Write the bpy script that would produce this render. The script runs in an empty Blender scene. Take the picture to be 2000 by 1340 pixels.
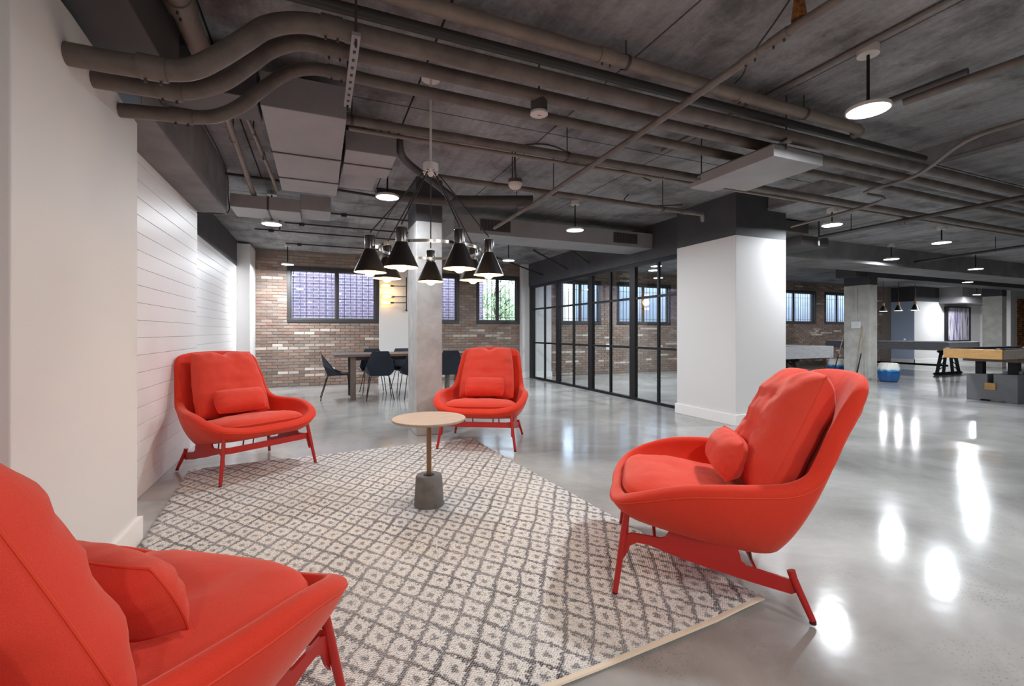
import bpy, bmesh, math, random
from mathutils import Vector, Matrix, noise as mnoise
random.seed(7)
PI = math.pi
SC = bpy.context.scene
COL = SC.collection

# ------------------------------------------------------------------ camera, world, exposure
cam_d = bpy.data.cameras.new('camera'); cam = bpy.data.objects.new('camera', cam_d); COL.objects.link(cam)
YAW = math.atan(378.0/897.0)
cam_d.sensor_fit = 'HORIZONTAL'; cam_d.sensor_width = 36.0
cam_d.lens = 36.0*897.0/2000.0
cam_d.shift_y = -(670.0-649.0)/2000.0
cam_d.clip_start = 0.05; cam_d.clip_end = 300
cam.location = (0, 0, 1.2)
cam.rotation_euler = (PI/2, 0, -YAW)
SC.camera = cam

W = bpy.data.worlds.new('world'); SC.world = W; W.use_nodes = True
bg = W.node_tree.nodes['Background']
bg.inputs[0].default_value = (0.66, 0.80, 1.0, 1); bg.inputs[1].default_value = 6.0

SC.view_settings.view_transform = 'Standard'; SC.view_settings.look = 'None'
SC.view_settings.exposure = 0.36; SC.view_settings.gamma = 1.0; SC.view_settings.use_curve_mapping = False
SC.cycles.max_bounces = 10; SC.cycles.diffuse_bounces = 5; SC.cycles.glossy_bounces = 4
SC.cycles.transparent_max_bounces = 16; SC.cycles.transmission_bounces = 6
SC.cycles.sample_clamp_indirect = 6.0; SC.cycles.caustics_reflective = False; SC.cycles.caustics_refractive = False
SC.cycles.use_denoising = True

LED_W = 48.0            # watts of each ceiling disc
WARM_W = 30.0           # watts of the warm discs behind the camera
BULB_W = 3.2

# ------------------------------------------------------------------ materials
def srgb(r, g, b):
    def f(c):
        c /= 255.0
        return c/12.92 if c <= 0.04045 else ((c+0.055)/1.055)**2.4
    return (f(r), f(g), f(b), 1.0)

def mat(name, col, rough=0.5, metal=0.0, noise=None, bump=None, spec=0.5, sheen=0.0, emit=None, coat=0.0, stretch=None, rnoise=None):
    m = bpy.data.materials.new(name); m.use_nodes = True
    nt = m.node_tree; p = nt.nodes['Principled BSDF']
    p.inputs['Base Color'].default_value = col
    p.inputs['Roughness'].default_value = rough
    p.inputs['Metallic'].default_value = metal
    p.inputs['Specular IOR Level'].default_value = spec
    p.inputs['Coat Weight'].default_value = coat
    if sheen:
        p.inputs['Sheen Weight'].default_value = sheen
        p.inputs['Sheen Roughness'].default_value = 0.4
    if emit:
        p.inputs['Emission Color'].default_value = emit[0]; p.inputs['Emission Strength'].default_value = emit[1]
    tc = nt.nodes.new('ShaderNodeTexCoord')
    src = tc.outputs['Object']
    if stretch:
        mp = nt.nodes.new('ShaderNodeMapping'); mp.inputs['Scale'].default_value = stretch
        nt.links.new(src, mp.inputs[0]); src = mp.outputs[0]
    if noise:                       # (scale, second colour[, lo, hi, detail])
        n = nt.nodes.new('ShaderNodeTexNoise'); n.inputs['Scale'].default_value = noise[0]
        n.inputs['Detail'].default_value = noise[4] if len(noise) > 4 else 6
        n.inputs['Roughness'].default_value = 0.62
        nt.links.new(src, n.inputs['Vector'])
        r = nt.nodes.new('ShaderNodeValToRGB')
        r.color_ramp.elements[0].position = noise[2] if len(noise) > 2 else 0.3
        r.color_ramp.elements[1].position = noise[3] if len(noise) > 3 else 0.7
        r.color_ramp.elements[0].color = col; r.color_ramp.elements[1].color = noise[1]
        nt.links.new(n.outputs['Fac'], r.inputs[0]); nt.links.new(r.outputs[0], p.inputs['Base Color'])
    if rnoise:
        n2 = nt.nodes.new('ShaderNodeTexNoise'); n2.inputs['Scale'].default_value = rnoise[0]; n2.inputs['Detail'].default_value = 4
        nt.links.new(src, n2.inputs['Vector'])
        mr = nt.nodes.new('ShaderNodeMapRange'); mr.inputs[1].default_value = 0.3; mr.inputs[2].default_value = 0.7
        mr.inputs[3].default_value = rnoise[1]; mr.inputs[4].default_value = rnoise[2]
        nt.links.new(n2.outputs['Fac'], mr.inputs[0]); nt.links.new(mr.outputs[0], p.inputs['Roughness'])
    if bump:                        # (scale, strength)
        nb = nt.nodes.new('ShaderNodeTexNoise'); nb.inputs['Scale'].default_value = bump[0]; nb.inputs['Detail'].default_value = 4
        nt.links.new(src, nb.inputs['Vector'])
        b = nt.nodes.new('ShaderNodeBump'); b.inputs['Strength'].default_value = bump[1]; b.inputs['Distance'].default_value = 0.01
        nt.links.new(nb.outputs['Fac'], b.inputs['Height']); nt.links.new(b.outputs[0], p.inputs['Normal'])
    return m

M = {}
M['white_paint'] = mat('white_paint', srgb(226, 223, 221), 0.55, bump=(120, 0.06))
M['mid_paint'] = mat('mid_paint', srgb(128, 124, 121), 0.6)
M['shiplap'] = mat('shiplap', srgb(238, 234, 232), 0.45, bump=(90, 0.05))
M['trim'] = mat('trim', srgb(243, 241, 238), 0.4)
M['dark_paint'] = mat('dark_paint', srgb(72, 71, 74), 0.6, noise=(3.0, srgb(60, 59, 62)), bump=(40, 0.15))
M['ceiling'] = mat('ceiling', srgb(84, 80, 79), 0.7, noise=(1.1, srgb(136, 131, 129), 0.34, 0.70, 12), bump=(9, 0.4), spec=0.25)
def ceiling_mat():
    m = bpy.data.materials.new('cast_ceiling'); m.use_nodes = True; nt = m.node_tree; p = nt.nodes['Principled BSDF']
    L = nt.links.new; N = nt.nodes.new; tc = N('ShaderNodeTexCoord')
    def nz(sc, det, ro, dist=0.0, stretch=None):
        n = N('ShaderNodeTexNoise'); n.inputs['Scale'].default_value = sc; n.inputs['Detail'].default_value = det; n.inputs['Roughness'].default_value = ro; n.inputs['Distortion'].default_value = dist
        if stretch:
            mp = N('ShaderNodeMapping'); mp.inputs['Scale'].default_value = stretch; L(tc.outputs['Object'], mp.inputs[0]); L(mp.outputs[0], n.inputs['Vector'])
        else: L(tc.outputs['Object'], n.inputs['Vector'])
        return n.outputs['Fac']
    def ramp(f, a, ca, b, cb):
        r = N('ShaderNodeValToRGB'); e = r.color_ramp.elements; e[0].position = a; e[0].color = ca; e[1].position = b; e[1].color = cb; L(f, r.inputs[0]); return r.outputs[0]
    def mul(a, b, f=1.0):
        x = N('ShaderNodeMix'); x.data_type = 'RGBA'; x.blend_type = 'MULTIPLY'; x.inputs[0].default_value = f; L(a, x.inputs[6]); L(b, x.inputs[7]); return x.outputs[2]
    base = ramp(nz(0.8, 6, 0.6, 0.6), 0.30, srgb(122, 121, 122), 0.70, srgb(170, 169, 172))
    stains = ramp(nz(1.6, 9, 0.68, 0.3), 0.36, (0.5, 0.49, 0.48, 1), 0.50, (1, 1, 1, 1))
    streak = ramp(nz(1.5, 7, 0.7, 0.0, (5.0, 0.7, 1)), 0.36, (0.72, 0.70, 0.69, 1), 0.56, (1, 1, 1, 1))
    grit = nz(26, 5, 0.7)
    pale = ramp(nz(2.4, 8, 0.6), 0.70, (1, 1, 1, 1), 0.76, (1.5, 1.48, 1.46, 1))
    c = mul(mul(mul(base, stains), streak), ramp(grit, 0.3, (0.82, 0.81, 0.8, 1), 0.6, (1.05, 1.05, 1.05, 1)))
    L(mul(c, pale), p.inputs['Base Color']); p.inputs['Roughness'].default_value = 0.7; p.inputs['Specular IOR Level'].default_value = 0.25
    b = N('ShaderNodeBump'); b.inputs['Strength'].default_value = 0.45; b.inputs['Distance'].default_value = 0.01; L(grit, b.inputs['Height']); L(b.outputs[0], p.inputs['Normal'])
    return m
M['ceiling'] = ceiling_mat()
M['ceiling_joint'] = mat('ceiling_joint', srgb(48, 45, 44), 0.9)
M['beam'] = mat('beam', srgb(138, 136, 137), 0.7, noise=(2.2, srgb(104, 101, 101), 0.3, 0.7, 8), bump=(14, 0.3), spec=0.3)
M['duct'] = mat('duct', srgb(156, 154, 155), 0.5, noise=(1.5, srgb(136, 133, 134)), spec=0.4)
M['duct_dark'] = mat('duct_dark', srgb(84, 79, 77), 0.55, noise=(2.5, srgb(66, 62, 60)))
M['pipe'] = mat('pipe', srgb(114, 105, 99), 0.45, noise=(6, srgb(86, 78, 72), 0.35, 0.7), bump=(60, 0.08))
M['pipe_tan'] = mat('pipe_tan', srgb(140, 128, 118), 0.5, noise=(4, srgb(110, 98, 89)))
M['pipe_dark'] = mat('pipe_dark', srgb(66, 62, 60), 0.5)
M['cable'] = mat('cable', srgb(42, 41, 42), 0.6)
M['copper'] = mat('copper', srgb(200, 130, 70), 0.4, metal=0.6, noise=(40, srgb(90, 60, 40)))
M['concrete'] = mat('concrete', srgb(196, 195, 194), 0.65, noise=(3.2, srgb(156, 154, 152), 0.3, 0.72, 9), bump=(30, 0.25), spec=0.3)
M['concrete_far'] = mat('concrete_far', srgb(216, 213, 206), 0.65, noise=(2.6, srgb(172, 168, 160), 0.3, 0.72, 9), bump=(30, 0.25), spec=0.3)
M['mortar'] = mat('mortar', srgb(150, 138, 128), 0.9, noise=(20, srgb(126, 115, 106)))
M['black_metal'] = mat('black_metal', srgb(27, 27, 29), 0.5, spec=0.3)
M['frame_dark'] = mat('frame_dark', srgb(58, 56, 57), 0.45)
M['frame_inner'] = mat('frame_inner', srgb(86, 82, 82), 0.45)
M['bars'] = mat('bars', srgb(60, 62, 72), 0.5)
M['chrome'] = mat('chrome', (0.62, 0.60, 0.58, 1), 0.16, metal=1.0)
M['brushed'] = mat('brushed', (0.46, 0.43, 0.40, 1), 0.22, metal=1.0)
M['cup'] = mat('cup', (0.16, 0.15, 0.15, 1), 0.2, metal=0.9)
M['nickel'] = mat('nickel', (0.75, 0.72, 0.69, 1), 0.45, metal=0.35)
M['brass'] = mat('brass', srgb(150, 118, 88), 0.35, metal=0.8)
M['shade_black'] = mat('shade_black', srgb(30, 26, 25), 0.38, spec=0.5)
M['shade_white'] = mat('shade_white', srgb(236, 206, 160), 0.6)
M['bulb'] = mat('bulb', srgb(255, 190, 110), 0.4, emit=((1.0, 0.60, 0.24, 1), 8.0))
M['led'] = mat('led', (0.9, 0.93, 1, 1), 0.5, emit=((0.90, 0.95, 1.0, 1), 18.0))
M['led_warm'] = mat('led_warm', (1, 0.9, 0.8, 1), 0.5, emit=((1.0, 0.86, 0.68, 1), 18.0))
M['fixture_white'] = mat('fixture_white', srgb(205, 198, 192), 0.45)
M['wood_top'] = mat('wood_top', srgb(182, 170, 160), 0.45, noise=(9, srgb(158, 144, 133), 0.3, 0.7), stretch=(1, 7, 1))
M['wood_dark'] = mat('wood_dark', srgb(120, 103, 94), 0.5, noise=(9, srgb(96, 82, 74)), stretch=(6, 1, 1))
M['wood_gold'] = mat('wood_gold', srgb(190, 148, 92), 0.42, noise=(8, srgb(160, 118, 68)), stretch=(6, 1, 6))
M['wood_grey'] = mat('wood_grey', srgb(166, 165, 167), 0.5, noise=(7, srgb(140, 139, 142)), stretch=(1, 1, 6))
M['wood_grey_dark'] = mat('wood_grey_dark', srgb(122, 121, 126), 0.5, noise=(7, srgb(102, 101, 106)), stretch=(1, 1, 6))
M['pedestal_grey'] = mat('pedestal_grey', srgb(112, 112, 116), 0.55, noise=(4, srgb(98, 98, 102)))
M['felt'] = mat('felt', srgb(40, 42, 50), 0.9)
M['cement_base'] = mat('cement_base', srgb(128, 122, 116), 0.7, noise=(14, srgb(106, 100, 95)), bump=(60, 0.2))
M['navy'] = mat('navy', srgb(22, 34, 52), 0.42, noise=(5, srgb(18, 27, 42)))
M['chair_metal'] = mat('chair_metal', srgb(176, 32, 26), 0.38, spec=0.5)
M['chair_foot'] = mat('chair_foot', srgb(70, 16, 16), 0.6)
M['steel_rod'] = mat('steel_rod', srgb(120, 80, 76), 0.3, metal=0.6)
M['daylight_tint_wall'] = mat('daylight_tint_wall', srgb(178, 194, 220), 0.6)  # bluish window daylight put into this wall face's colour
M['art'] = mat('art', srgb(230, 226, 226), 0.6)
M['outlet'] = mat('outlet', srgb(228, 228, 230), 0.4)
M['leaf'] = mat('leaf', srgb(112, 138, 88), 0.5, noise=(3, srgb(176, 192, 140)))
M['bark'] = mat('bark', srgb(92, 74, 58), 0.8)
M['out_wall'] = mat('out_wall', srgb(200, 204, 212), 0.8, noise=(1.5, srgb(178, 184, 196)))
M['out_cream'] = mat('out_cream', srgb(236, 222, 200), 0.8, noise=(1.0, srgb(222, 200, 172)))
M['ground_out'] = mat('ground_out', srgb(150, 148, 146), 0.9, noise=(3, srgb(120, 118, 116)))

# fabric
def fabric(name, c1, c2):
    m = mat(name, c1, 0.85, spec=0.2, sheen=0.35)
    nt = m.node_tree; p = nt.nodes['Principled BSDF']; tc = [n for n in nt.nodes if n.type == 'TEX_COORD'][0]
    n = nt.nodes.new('ShaderNodeTexNoise'); n.inputs['Scale'].default_value = 620; n.inputs['Detail'].default_value = 1
    nt.links.new(tc.outputs['Object'], n.inputs['Vector'])
    r = nt.nodes.new('ShaderNodeValToRGB'); r.color_ramp.elements[0].position = 0.3; r.color_ramp.elements[1].position = 0.7
    r.color_ramp.elements[0].color = c2; r.color_ramp.elements[1].color = c1
    nt.links.new(n.outputs['Fac'], r.inputs[0]); nt.links.new(r.outputs[0], p.inputs['Base Color'])
    p.inputs['Sheen Tint'].default_value = (1.0, 0.55, 0.45, 1)
    n3 = nt.nodes.new('ShaderNodeTexNoise'); n3.inputs['Scale'].default_value = 9; n3.inputs['Detail'].default_value = 3
    nt.links.new(tc.outputs['Object'], n3.inputs['Vector'])
    b2 = nt.nodes.new('ShaderNodeBump'); b2.inputs['Strength'].default_value = 0.22; b2.inputs['Distance'].default_value = 0.02
    nt.links.new(n3.outputs['Fac'], b2.inputs['Height'])
    b = nt.nodes.new('ShaderNodeBump'); b.inputs['Strength'].default_value = 0.25; b.inputs['Distance'].default_value = 0.002
    nt.links.new(n.outputs['Fac'], b.inputs['Height']); nt.links.new(b2.outputs[0], b.inputs['Normal'])
    nt.links.new(b.outputs[0], p.inputs['Normal'])
    return m
M['red_fabric'] = fabric('red_fabric', srgb(224, 64, 44), srgb(210, 55, 37))
M['red_cushion'] = fabric('red_cushion', srgb(227, 77, 60), srgb(214, 67, 51))
M['piping'] = mat('piping', srgb(222, 74, 52), 0.8, spec=0.2)

# polished concrete floor
def floor_mat():
    m = bpy.data.materials.new('polished_concrete'); m.use_nodes = True; nt = m.node_tree; p = nt.nodes['Principled BSDF']
    L = nt.links.new; N = nt.nodes.new
    tc = N('ShaderNodeTexCoord')
    n1 = N('ShaderNodeTexNoise'); n1.inputs['Scale'].default_value = 0.9; n1.inputs['Detail'].default_value = 9; n1.inputs['Roughness'].default_value = 0.62; n1.inputs['Distortion'].default_value = 0.5
    L(tc.outputs['Object'], n1.inputs['Vector'])
    r1 = N('ShaderNodeValToRGB'); e = r1.color_ramp.elements
    e[0].position = 0.30; e[0].color = srgb(136, 134, 131); e[1].position = 0.66; e[1].color = srgb(184, 182, 178)
    L(n1.outputs['Fac'], r1.inputs[0])
    v = N('ShaderNodeTexVoronoi'); v.inputs['Scale'].default_value = 75
    L(tc.outputs['Object'], v.inputs['Vector'])
    r2 = N('ShaderNodeValToRGB'); e = r2.color_ramp.elements
    e[0].position = 0.12; e[0].color = (0.30, 0.28, 0.27, 1); e[1].position = 0.30; e[1].color = (1, 1, 1, 1)
    L(v.outputs['Distance'], r2.inputs[0])
    n2 = N('ShaderNodeTexNoise'); n2.inputs['Scale'].default_value = 3.0; n2.inputs['Detail'].default_value = 5
    L(tc.outputs['Object'], n2.inputs['Vector'])
    mr0 = N('ShaderNodeMapRange'); mr0.inputs[1].default_value = 0.48; mr0.inputs[2].default_value = 0.72; mr0.inputs[3].default_value = 0.0; mr0.inputs[4].default_value = 0.8
    L(n2.outputs['Fac'], mr0.inputs[0])
    mx = N('ShaderNodeMix'); mx.data_type = 'RGBA'; mx.blend_type = 'MULTIPLY'
    L(mr0.outputs[0], mx.inputs[0]); L(r1.outputs[0], mx.inputs[6]); L(r2.outputs[0], mx.inputs[7])
    L(mx.outputs[2], p.inputs['Base Color'])
    nr = N('ShaderNodeTexNoise'); nr.inputs['Scale'].default_value = 1.3; nr.inputs['Detail'].default_value = 1
    L(tc.outputs['Object'], nr.inputs['Vector'])
    mr = N('ShaderNodeMapRange'); mr.inputs[1].default_value = 0.25; mr.inputs[2].default_value = 0.75; mr.inputs[3].default_value = 0.10; mr.inputs[4].default_value = 0.17
    L(nr.outputs['Fac'], mr.inputs[0]); L(mr.outputs[0], p.inputs['Roughness'])
    p.inputs['Specular IOR Level'].default_value = 0.30
    nb = N('ShaderNodeTexNoise'); nb.inputs['Scale'].default_value = 5; nb.inputs['Detail'].default_value = 2
    L(tc.outputs['Object'], nb.inputs['Vector'])
    b = N('ShaderNodeBump'); b.inputs['Strength'].default_value = 0.05; b.inputs['Distance'].default_value = 0.02
    L(nb.outputs['Fac'], b.inputs['Height']); L(b.outputs[0], p.inputs['Normal'])
    return m
M['floor'] = floor_mat()

# woven rug: stretched diamonds with a dark outline and a dark heart, broken up by the weave
def rug_mat():
    m = bpy.data.materials.new('woven_rug'); m.use_nodes = True; nt = m.node_tree; p = nt.nodes['Principled BSDF']
    L = nt.links.new; N = nt.nodes.new
    def math_(op, a, b=None, c=None):
        n = N('ShaderNodeMath'); n.operation = op
        for i, s in enumerate((a, b, c)):
            if s is None: continue
            if isinstance(s, (int, float)): n.inputs[i].default_value = s
            else: L(s, n.inputs[i])
        return n.outputs[0]
    tc = N('ShaderNodeTexCoord')
    wn = N('ShaderNodeTexNoise'); wn.inputs['Scale'].default_value = 5; wn.inputs['Detail'].default_value = 2
    L(tc.outputs['Object'], wn.inputs['Vector'])
    wn2 = N('ShaderNodeTexNoise'); wn2.inputs['Scale'].default_value = 70; wn2.inputs['Detail'].default_value = 1
    L(tc.outputs['Object'], wn2.inputs['Vector'])
    sub = N('ShaderNodeVectorMath'); sub.operation = 'SUBTRACT'; sub.inputs[1].default_value = (0.5, 0.5, 0.5); L(wn.outputs['Color'], sub.inputs[0])
    sc = N('ShaderNodeVectorMath'); sc.operation = 'SCALE'; sc.inputs['Scale'].default_value = 0.05; L(sub.outputs[0], sc.inputs[0])
    sub2 = N('ShaderNodeVectorMath'); sub2.operation = 'SUBTRACT'; sub2.inputs[1].default_value = (0.5, 0.5, 0.5); L(wn2.outputs['Color'], sub2.inputs[0])
    sc2 = N('ShaderNodeVectorMath'); sc2.operation = 'SCALE'; sc2.inputs['Scale'].default_value = 0.042; L(sub2.outputs[0], sc2.inputs[0])
    ad = N('ShaderNodeVectorMath'); ad.operation = 'ADD'; L(tc.outputs['Object'], ad.inputs[0]); L(sc.outputs[0], ad.inputs[1])
    ad2 = N('ShaderNodeVectorMath'); ad2.operation = 'ADD'; L(ad.outputs[0], ad2.inputs[0]); L(sc2.outputs[0], ad2.inputs[1])
    sep = N('ShaderNodeSeparateXYZ'); L(ad2.outputs[0], sep.inputs[0])
    u = math_('DIVIDE', sep.outputs[0], 0.133); v = math_('DIVIDE', sep.outputs[1], 0.19)
    a = math_('SUBTRACT', math_('FRACT', math_('ADD', u, v)), 0.5)
    b = math_('SUBTRACT', math_('FRACT', math_('SUBTRACT', u, v)), 0.5)
    a = math_('ABSOLUTE', a); b = math_('ABSOLUTE', b)
    edge = math_('MAXIMUM', a, b)                       # .5 on the outline
    rad = math_('SQRT', math_('ADD', math_('MULTIPLY', a, a), math_('MULTIPLY', b, b)))
    rough_edge = math_('MULTIPLY_ADD', wn2.outputs['Fac'], 0.16, edge)
    line = N('ShaderNodeMapRange'); line.inputs[1].default_value = 0.455; line.inputs[2].default_value = 0.535; L(rough_edge, line.inputs[0])
    heart = N('ShaderNodeMapRange'); heart.inputs[1].default_value = 0.18; heart.inputs[2].default_value = 0.10; L(rad, heart.inputs[0])
    dark = math_('MAXIMUM', line.outputs[0], math_('MULTIPLY', heart.outputs[0], 0.85))
    # the weave: weft ribs along x, warp dots
    sep0 = N('ShaderNodeSeparateXYZ'); L(tc.outputs['Object'], sep0.inputs[0])
    wy = math_('SINE', math_('MULTIPLY', sep0.outputs[1], 2*PI/0.0115))
    wx = math_('SINE', math_('MULTIPLY', sep0.outputs[0], 2*PI/0.0135))
    wv = math_('MULTIPLY', wy, wx)
    gaps = N('ShaderNodeMapRange'); gaps.inputs[1].default_value = -1.0; gaps.inputs[2].default_value = 0.7; gaps.inputs[3].default_value = 0.42; gaps.inputs[4].default_value = 1.0
    L(wv, gaps.inputs[0])
    big = N('ShaderNodeTexNoise'); big.inputs['Scale'].default_value = 2.2; big.inputs['Detail'].default_value = 4; L(tc.outputs['Object'], big.inputs['Vector'])
    bm_ = N('ShaderNodeMapRange'); bm_.inputs[1].default_value = 0.3; bm_.inputs[2].default_value = 0.62; bm_.inputs[3].default_value = 0.72; bm_.inputs[4].default_value = 1.0
    L(big.outputs['Fac'], bm_.inputs[0])
    darkf = math_('MULTIPLY', math_('MULTIPLY', dark, gaps.outputs[0]), bm_.outputs[0])
    spn = N('ShaderNodeTexNoise'); spn.inputs['Scale'].default_value = 170; spn.inputs['Detail'].default_value = 2; L(tc.outputs['Object'], spn.inputs['Vector'])
    cr = N('ShaderNodeValToRGB'); e = cr.color_ramp.elements
    e[0].position = 0.30; e[0].color = srgb(132, 126, 126); e[1].position = 0.47; e[1].color = srgb(238, 233, 227)
    L(spn.outputs['Fac'], cr.inputs[0])
    dk = N('ShaderNodeValToRGB'); e = dk.color_ramp.elements
    e[0].position = 0.35; e[0].color = srgb(22, 22, 29); e[1].position = 0.65; e[1].color = srgb(74, 75, 92)
    L(wn.outputs['Fac'], dk.inputs[0])
    mx = N('ShaderNodeMix'); mx.data_type = 'RGBA'; L(darkf, mx.inputs[0]); L(cr.outputs[0], mx.inputs[6]); L(dk.outputs[0], mx.inputs[7])
    L(mx.outputs[2], p.inputs['Base Color'])
    p.inputs['Roughness'].default_value = 0.95; p.inputs['Specular IOR Level'].default_value = 0.1
    hb = math_('ADD', wv, math_('MULTIPLY', dark, -1.2))
    bp = N('ShaderNodeBump'); bp.inputs['Strength'].default_value = 0.7; bp.inputs['Distance'].default_value = 0.003
    L(hb, bp.inputs['Height']); L(bp.outputs[0], p.inputs['Normal'])
    return m
M['rug'] = rug_mat()
M['rug_binding'] = mat('rug_binding', srgb(226, 210, 190), 0.9, spec=0.1, bump=(300, 0.3))

# bricks: the tone comes from the object (single bricks) or from a colour attribute (joined bricks)
def brick_mat(name, single):
    m = bpy.data.materials.new(name); m.use_nodes = True; nt = m.node_tree; p = nt.nodes['Principled BSDF']
    L = nt.links.new; N = nt.nodes.new
    if single:
        a = N('ShaderNodeObjectInfo'); c = a.outputs['Color']
    else:
        a = N('ShaderNodeVertexColor'); a.layer_name = 'tone'; c = a.outputs['Color']
    g = N('ShaderNodeNewGeometry')
    n = N('ShaderNodeTexNoise'); n.inputs['Scale'].default_value = 14; n.inputs['Detail'].default_value = 6; n.inputs['Roughness'].default_value = 0.7
    L(g.outputs['Position'], n.inputs['Vector'])
    mr = N('ShaderNodeMapRange'); mr.inputs[1].default_value = 0.58; mr.inputs[2].default_value = 0.75; mr.inputs[3].default_value = 0; mr.inputs[4].default_value = 0.55
    L(n.outputs['Fac'], mr.inputs[0])
    mx = N('ShaderNodeMix'); mx.data_type = 'RGBA'; L(mr.outputs[0], mx.inputs[0]); L(c, mx.inputs[6]); mx.inputs[7].default_value = srgb(172, 158, 146)
    L(mx.outputs[2], p.inputs['Base Color'])
    p.inputs['Roughness'].default_value = 0.85; p.inputs['Specular IOR Level'].default_value = 0.2
    b = N('ShaderNodeBump'); b.inputs['Strength'].default_value = 0.4; b.inputs['Distance'].default_value = 0.01
    L(n.outputs['Fac'], b.inputs['Height']); L(b.outputs[0], p.inputs['Normal'])
    return m
M['brick_one'] = brick_mat('brick_one', True); M['brick_many'] = brick_mat('brick_many', False)

def glass_mat(name, tint=(0.93, 0.96, 0.97, 1), ior=1.45):
    m = bpy.data.materials.new(name); m.use_nodes = True; nt = m.node_tree
    for n in list(nt.nodes): nt.nodes.remove(n)
    N = nt.nodes.new; L = nt.links.new
    o = N('ShaderNodeOutputMaterial'); f = N('ShaderNodeFresnel'); 
    ge = N('ShaderNodeNewGeometry'); mi = N('ShaderNodeMapRange'); mi.inputs[3].default_value = ior; mi.inputs[4].default_value = 1/ior
    L(ge.outputs['Backfacing'], mi.inputs[0]); L(mi.outputs[0], f.inputs[0])
    t = N('ShaderNodeBsdfTransparent'); t.inputs[0].default_value = tint
    g = N('ShaderNodeBsdfGlossy'); g.inputs['Roughness'].default_value = 0.01
    x = N('ShaderNodeMixShader'); L(f.outputs[0], x.inputs[0]); L(t.outputs[0], x.inputs[1]); L(g.outputs[0], x.inputs[2]); L(x.outputs[0], o.inputs[0])
    return m
M['glass'] = glass_mat('glass')
M['glass_bulb'] = glass_mat('glass_bulb', (1.0, 0.9, 0.75, 1))

def outside_brick():
    m = mat('outside_brick', srgb(150, 110, 104), 0.9)
    nt = m.node_tree; p = nt.nodes['Principled BSDF']; tc = [n for n in nt.nodes if n.type == 'TEX_COORD'][0]
    mp = nt.nodes.new('ShaderNodeMapping'); mp.inputs['Rotation'].default_value = (PI/2, 0, 0)
    nt.links.new(tc.outputs['Object'], mp.inputs[0])
    b = nt.nodes.new('ShaderNodeTexBrick'); b.inputs['Scale'].default_value = 1.0
    b.inputs['Brick Width'].default_value = 0.22; b.inputs['Row Height'].default_value = 0.075; b.inputs['Mortar Size'].default_value = 0.009
    b.inputs['Color1'].default_value = srgb(178, 148, 164); b.inputs['Color2'].default_value = srgb(156, 132, 152); b.inputs['Mortar'].default_value = srgb(218, 212, 226)
    nt.links.new(mp.outputs[0], b.inputs['Vector']); nt.links.new(b.outputs['Color'], p.inputs['Base Color'])
    return m
M['outside_brick'] = outside_brick()

# abstract painting: vertical washes of violet and blue on off-white
def art_mat():
    m = mat('art_print', srgb(232, 228, 230), 0.6)
    nt = m.node_tree; p = nt.nodes['Principled BSDF']; tc = [n for n in nt.nodes if n.type == 'TEX_COORD'][0]
    N = nt.nodes.new; L = nt.links.new
    mp = N('ShaderNodeMapping'); mp.inputs['Scale'].default_value = (2.3, 1, 0.32); L(tc.outputs['Object'], mp.inputs[0])
    n = N('ShaderNodeTexNoise'); n.inputs['Scale'].default_value = 2.0; n.inputs['Detail'].default_value = 5; n.inputs['Distortion'].default_value = 0.5
    L(mp.outputs[0], n.inputs['Vector'])
    r = N('ShaderNodeValToRGB'); cr = r.color_ramp
    cr.elements[0].position = 0.36; cr.elements[0].color = srgb(84, 76, 128)
    cr.elements[1].position = 0.52; cr.elements[1].color = srgb(232, 226, 228)
    x = cr.elements.new(0.43); x.color = srgb(150, 142, 184)
    x = cr.elements.new(0.60); x.color = srgb(206, 186, 200)
    x = cr.elements.new(0.70); x.color = srgb(96, 124, 150)
    L(n.outputs['Fac'], r.inputs[0]); L(r.outputs[0], p.inputs['Base Color'])
    return m
M['art_print'] = art_mat()

def stool_mat():
    m = mat('glazed_stool', srgb(30, 104, 168), 0.12, coat=0.5)
    nt = m.node_tree; p = nt.nodes['Principled BSDF']; tc = [n for n in nt.nodes if n.type == 'TEX_COORD'][0]
    N = nt.nodes.new; L = nt.links.new
    s = N('ShaderNodeSeparateXYZ'); L(tc.outputs['Object'], s.inputs[0])
    n = N('ShaderNodeTexNoise'); n.inputs['Scale'].default_value = 14; L(tc.outputs['Object'], n.inputs['Vector'])
    a = N('ShaderNodeMath'); a.operation = 'MULTIPLY_ADD'; L(n.outputs['Fac'], a.inputs[0]); a.inputs[1].default_value = 0.10; L(s.outputs[2], a.inputs[2])
    r = N('ShaderNodeValToRGB'); r.color_ramp.elements[0].position = 0.30; r.color_ramp.elements[0].color = srgb(14, 80, 140)
    r.color_ramp.elements[1].position = 0.37; r.color_ramp.elements[1].color = srgb(226, 224, 216)
    x = r.color_ramp.elements.new(0.335); x.color = srgb(70, 150, 200)
    L(a.outputs[0], r.inputs[0]); L(r.outputs[0], p.inputs['Base Color'])
    return m
M['stool'] = stool_mat()

# ------------------------------------------------------------------ mesh helpers
def tag(o, label=None, cat=None, group=None, kind=None):
    if label: o['label'] = label
    if cat: o['category'] = cat
    if group: o['group'] = group
    if kind: o['kind'] = kind
    return o

def thing(name, label, cat, loc=(0, 0, 0), rz=0.0, group=None):
    o = bpy.data.objects.new(name, None); COL.objects.link(o); o.empty_display_size = 0.1
    o.location = loc; o.rotation_euler = (0, 0, rz)
    return tag(o, label, cat, group)

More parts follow.
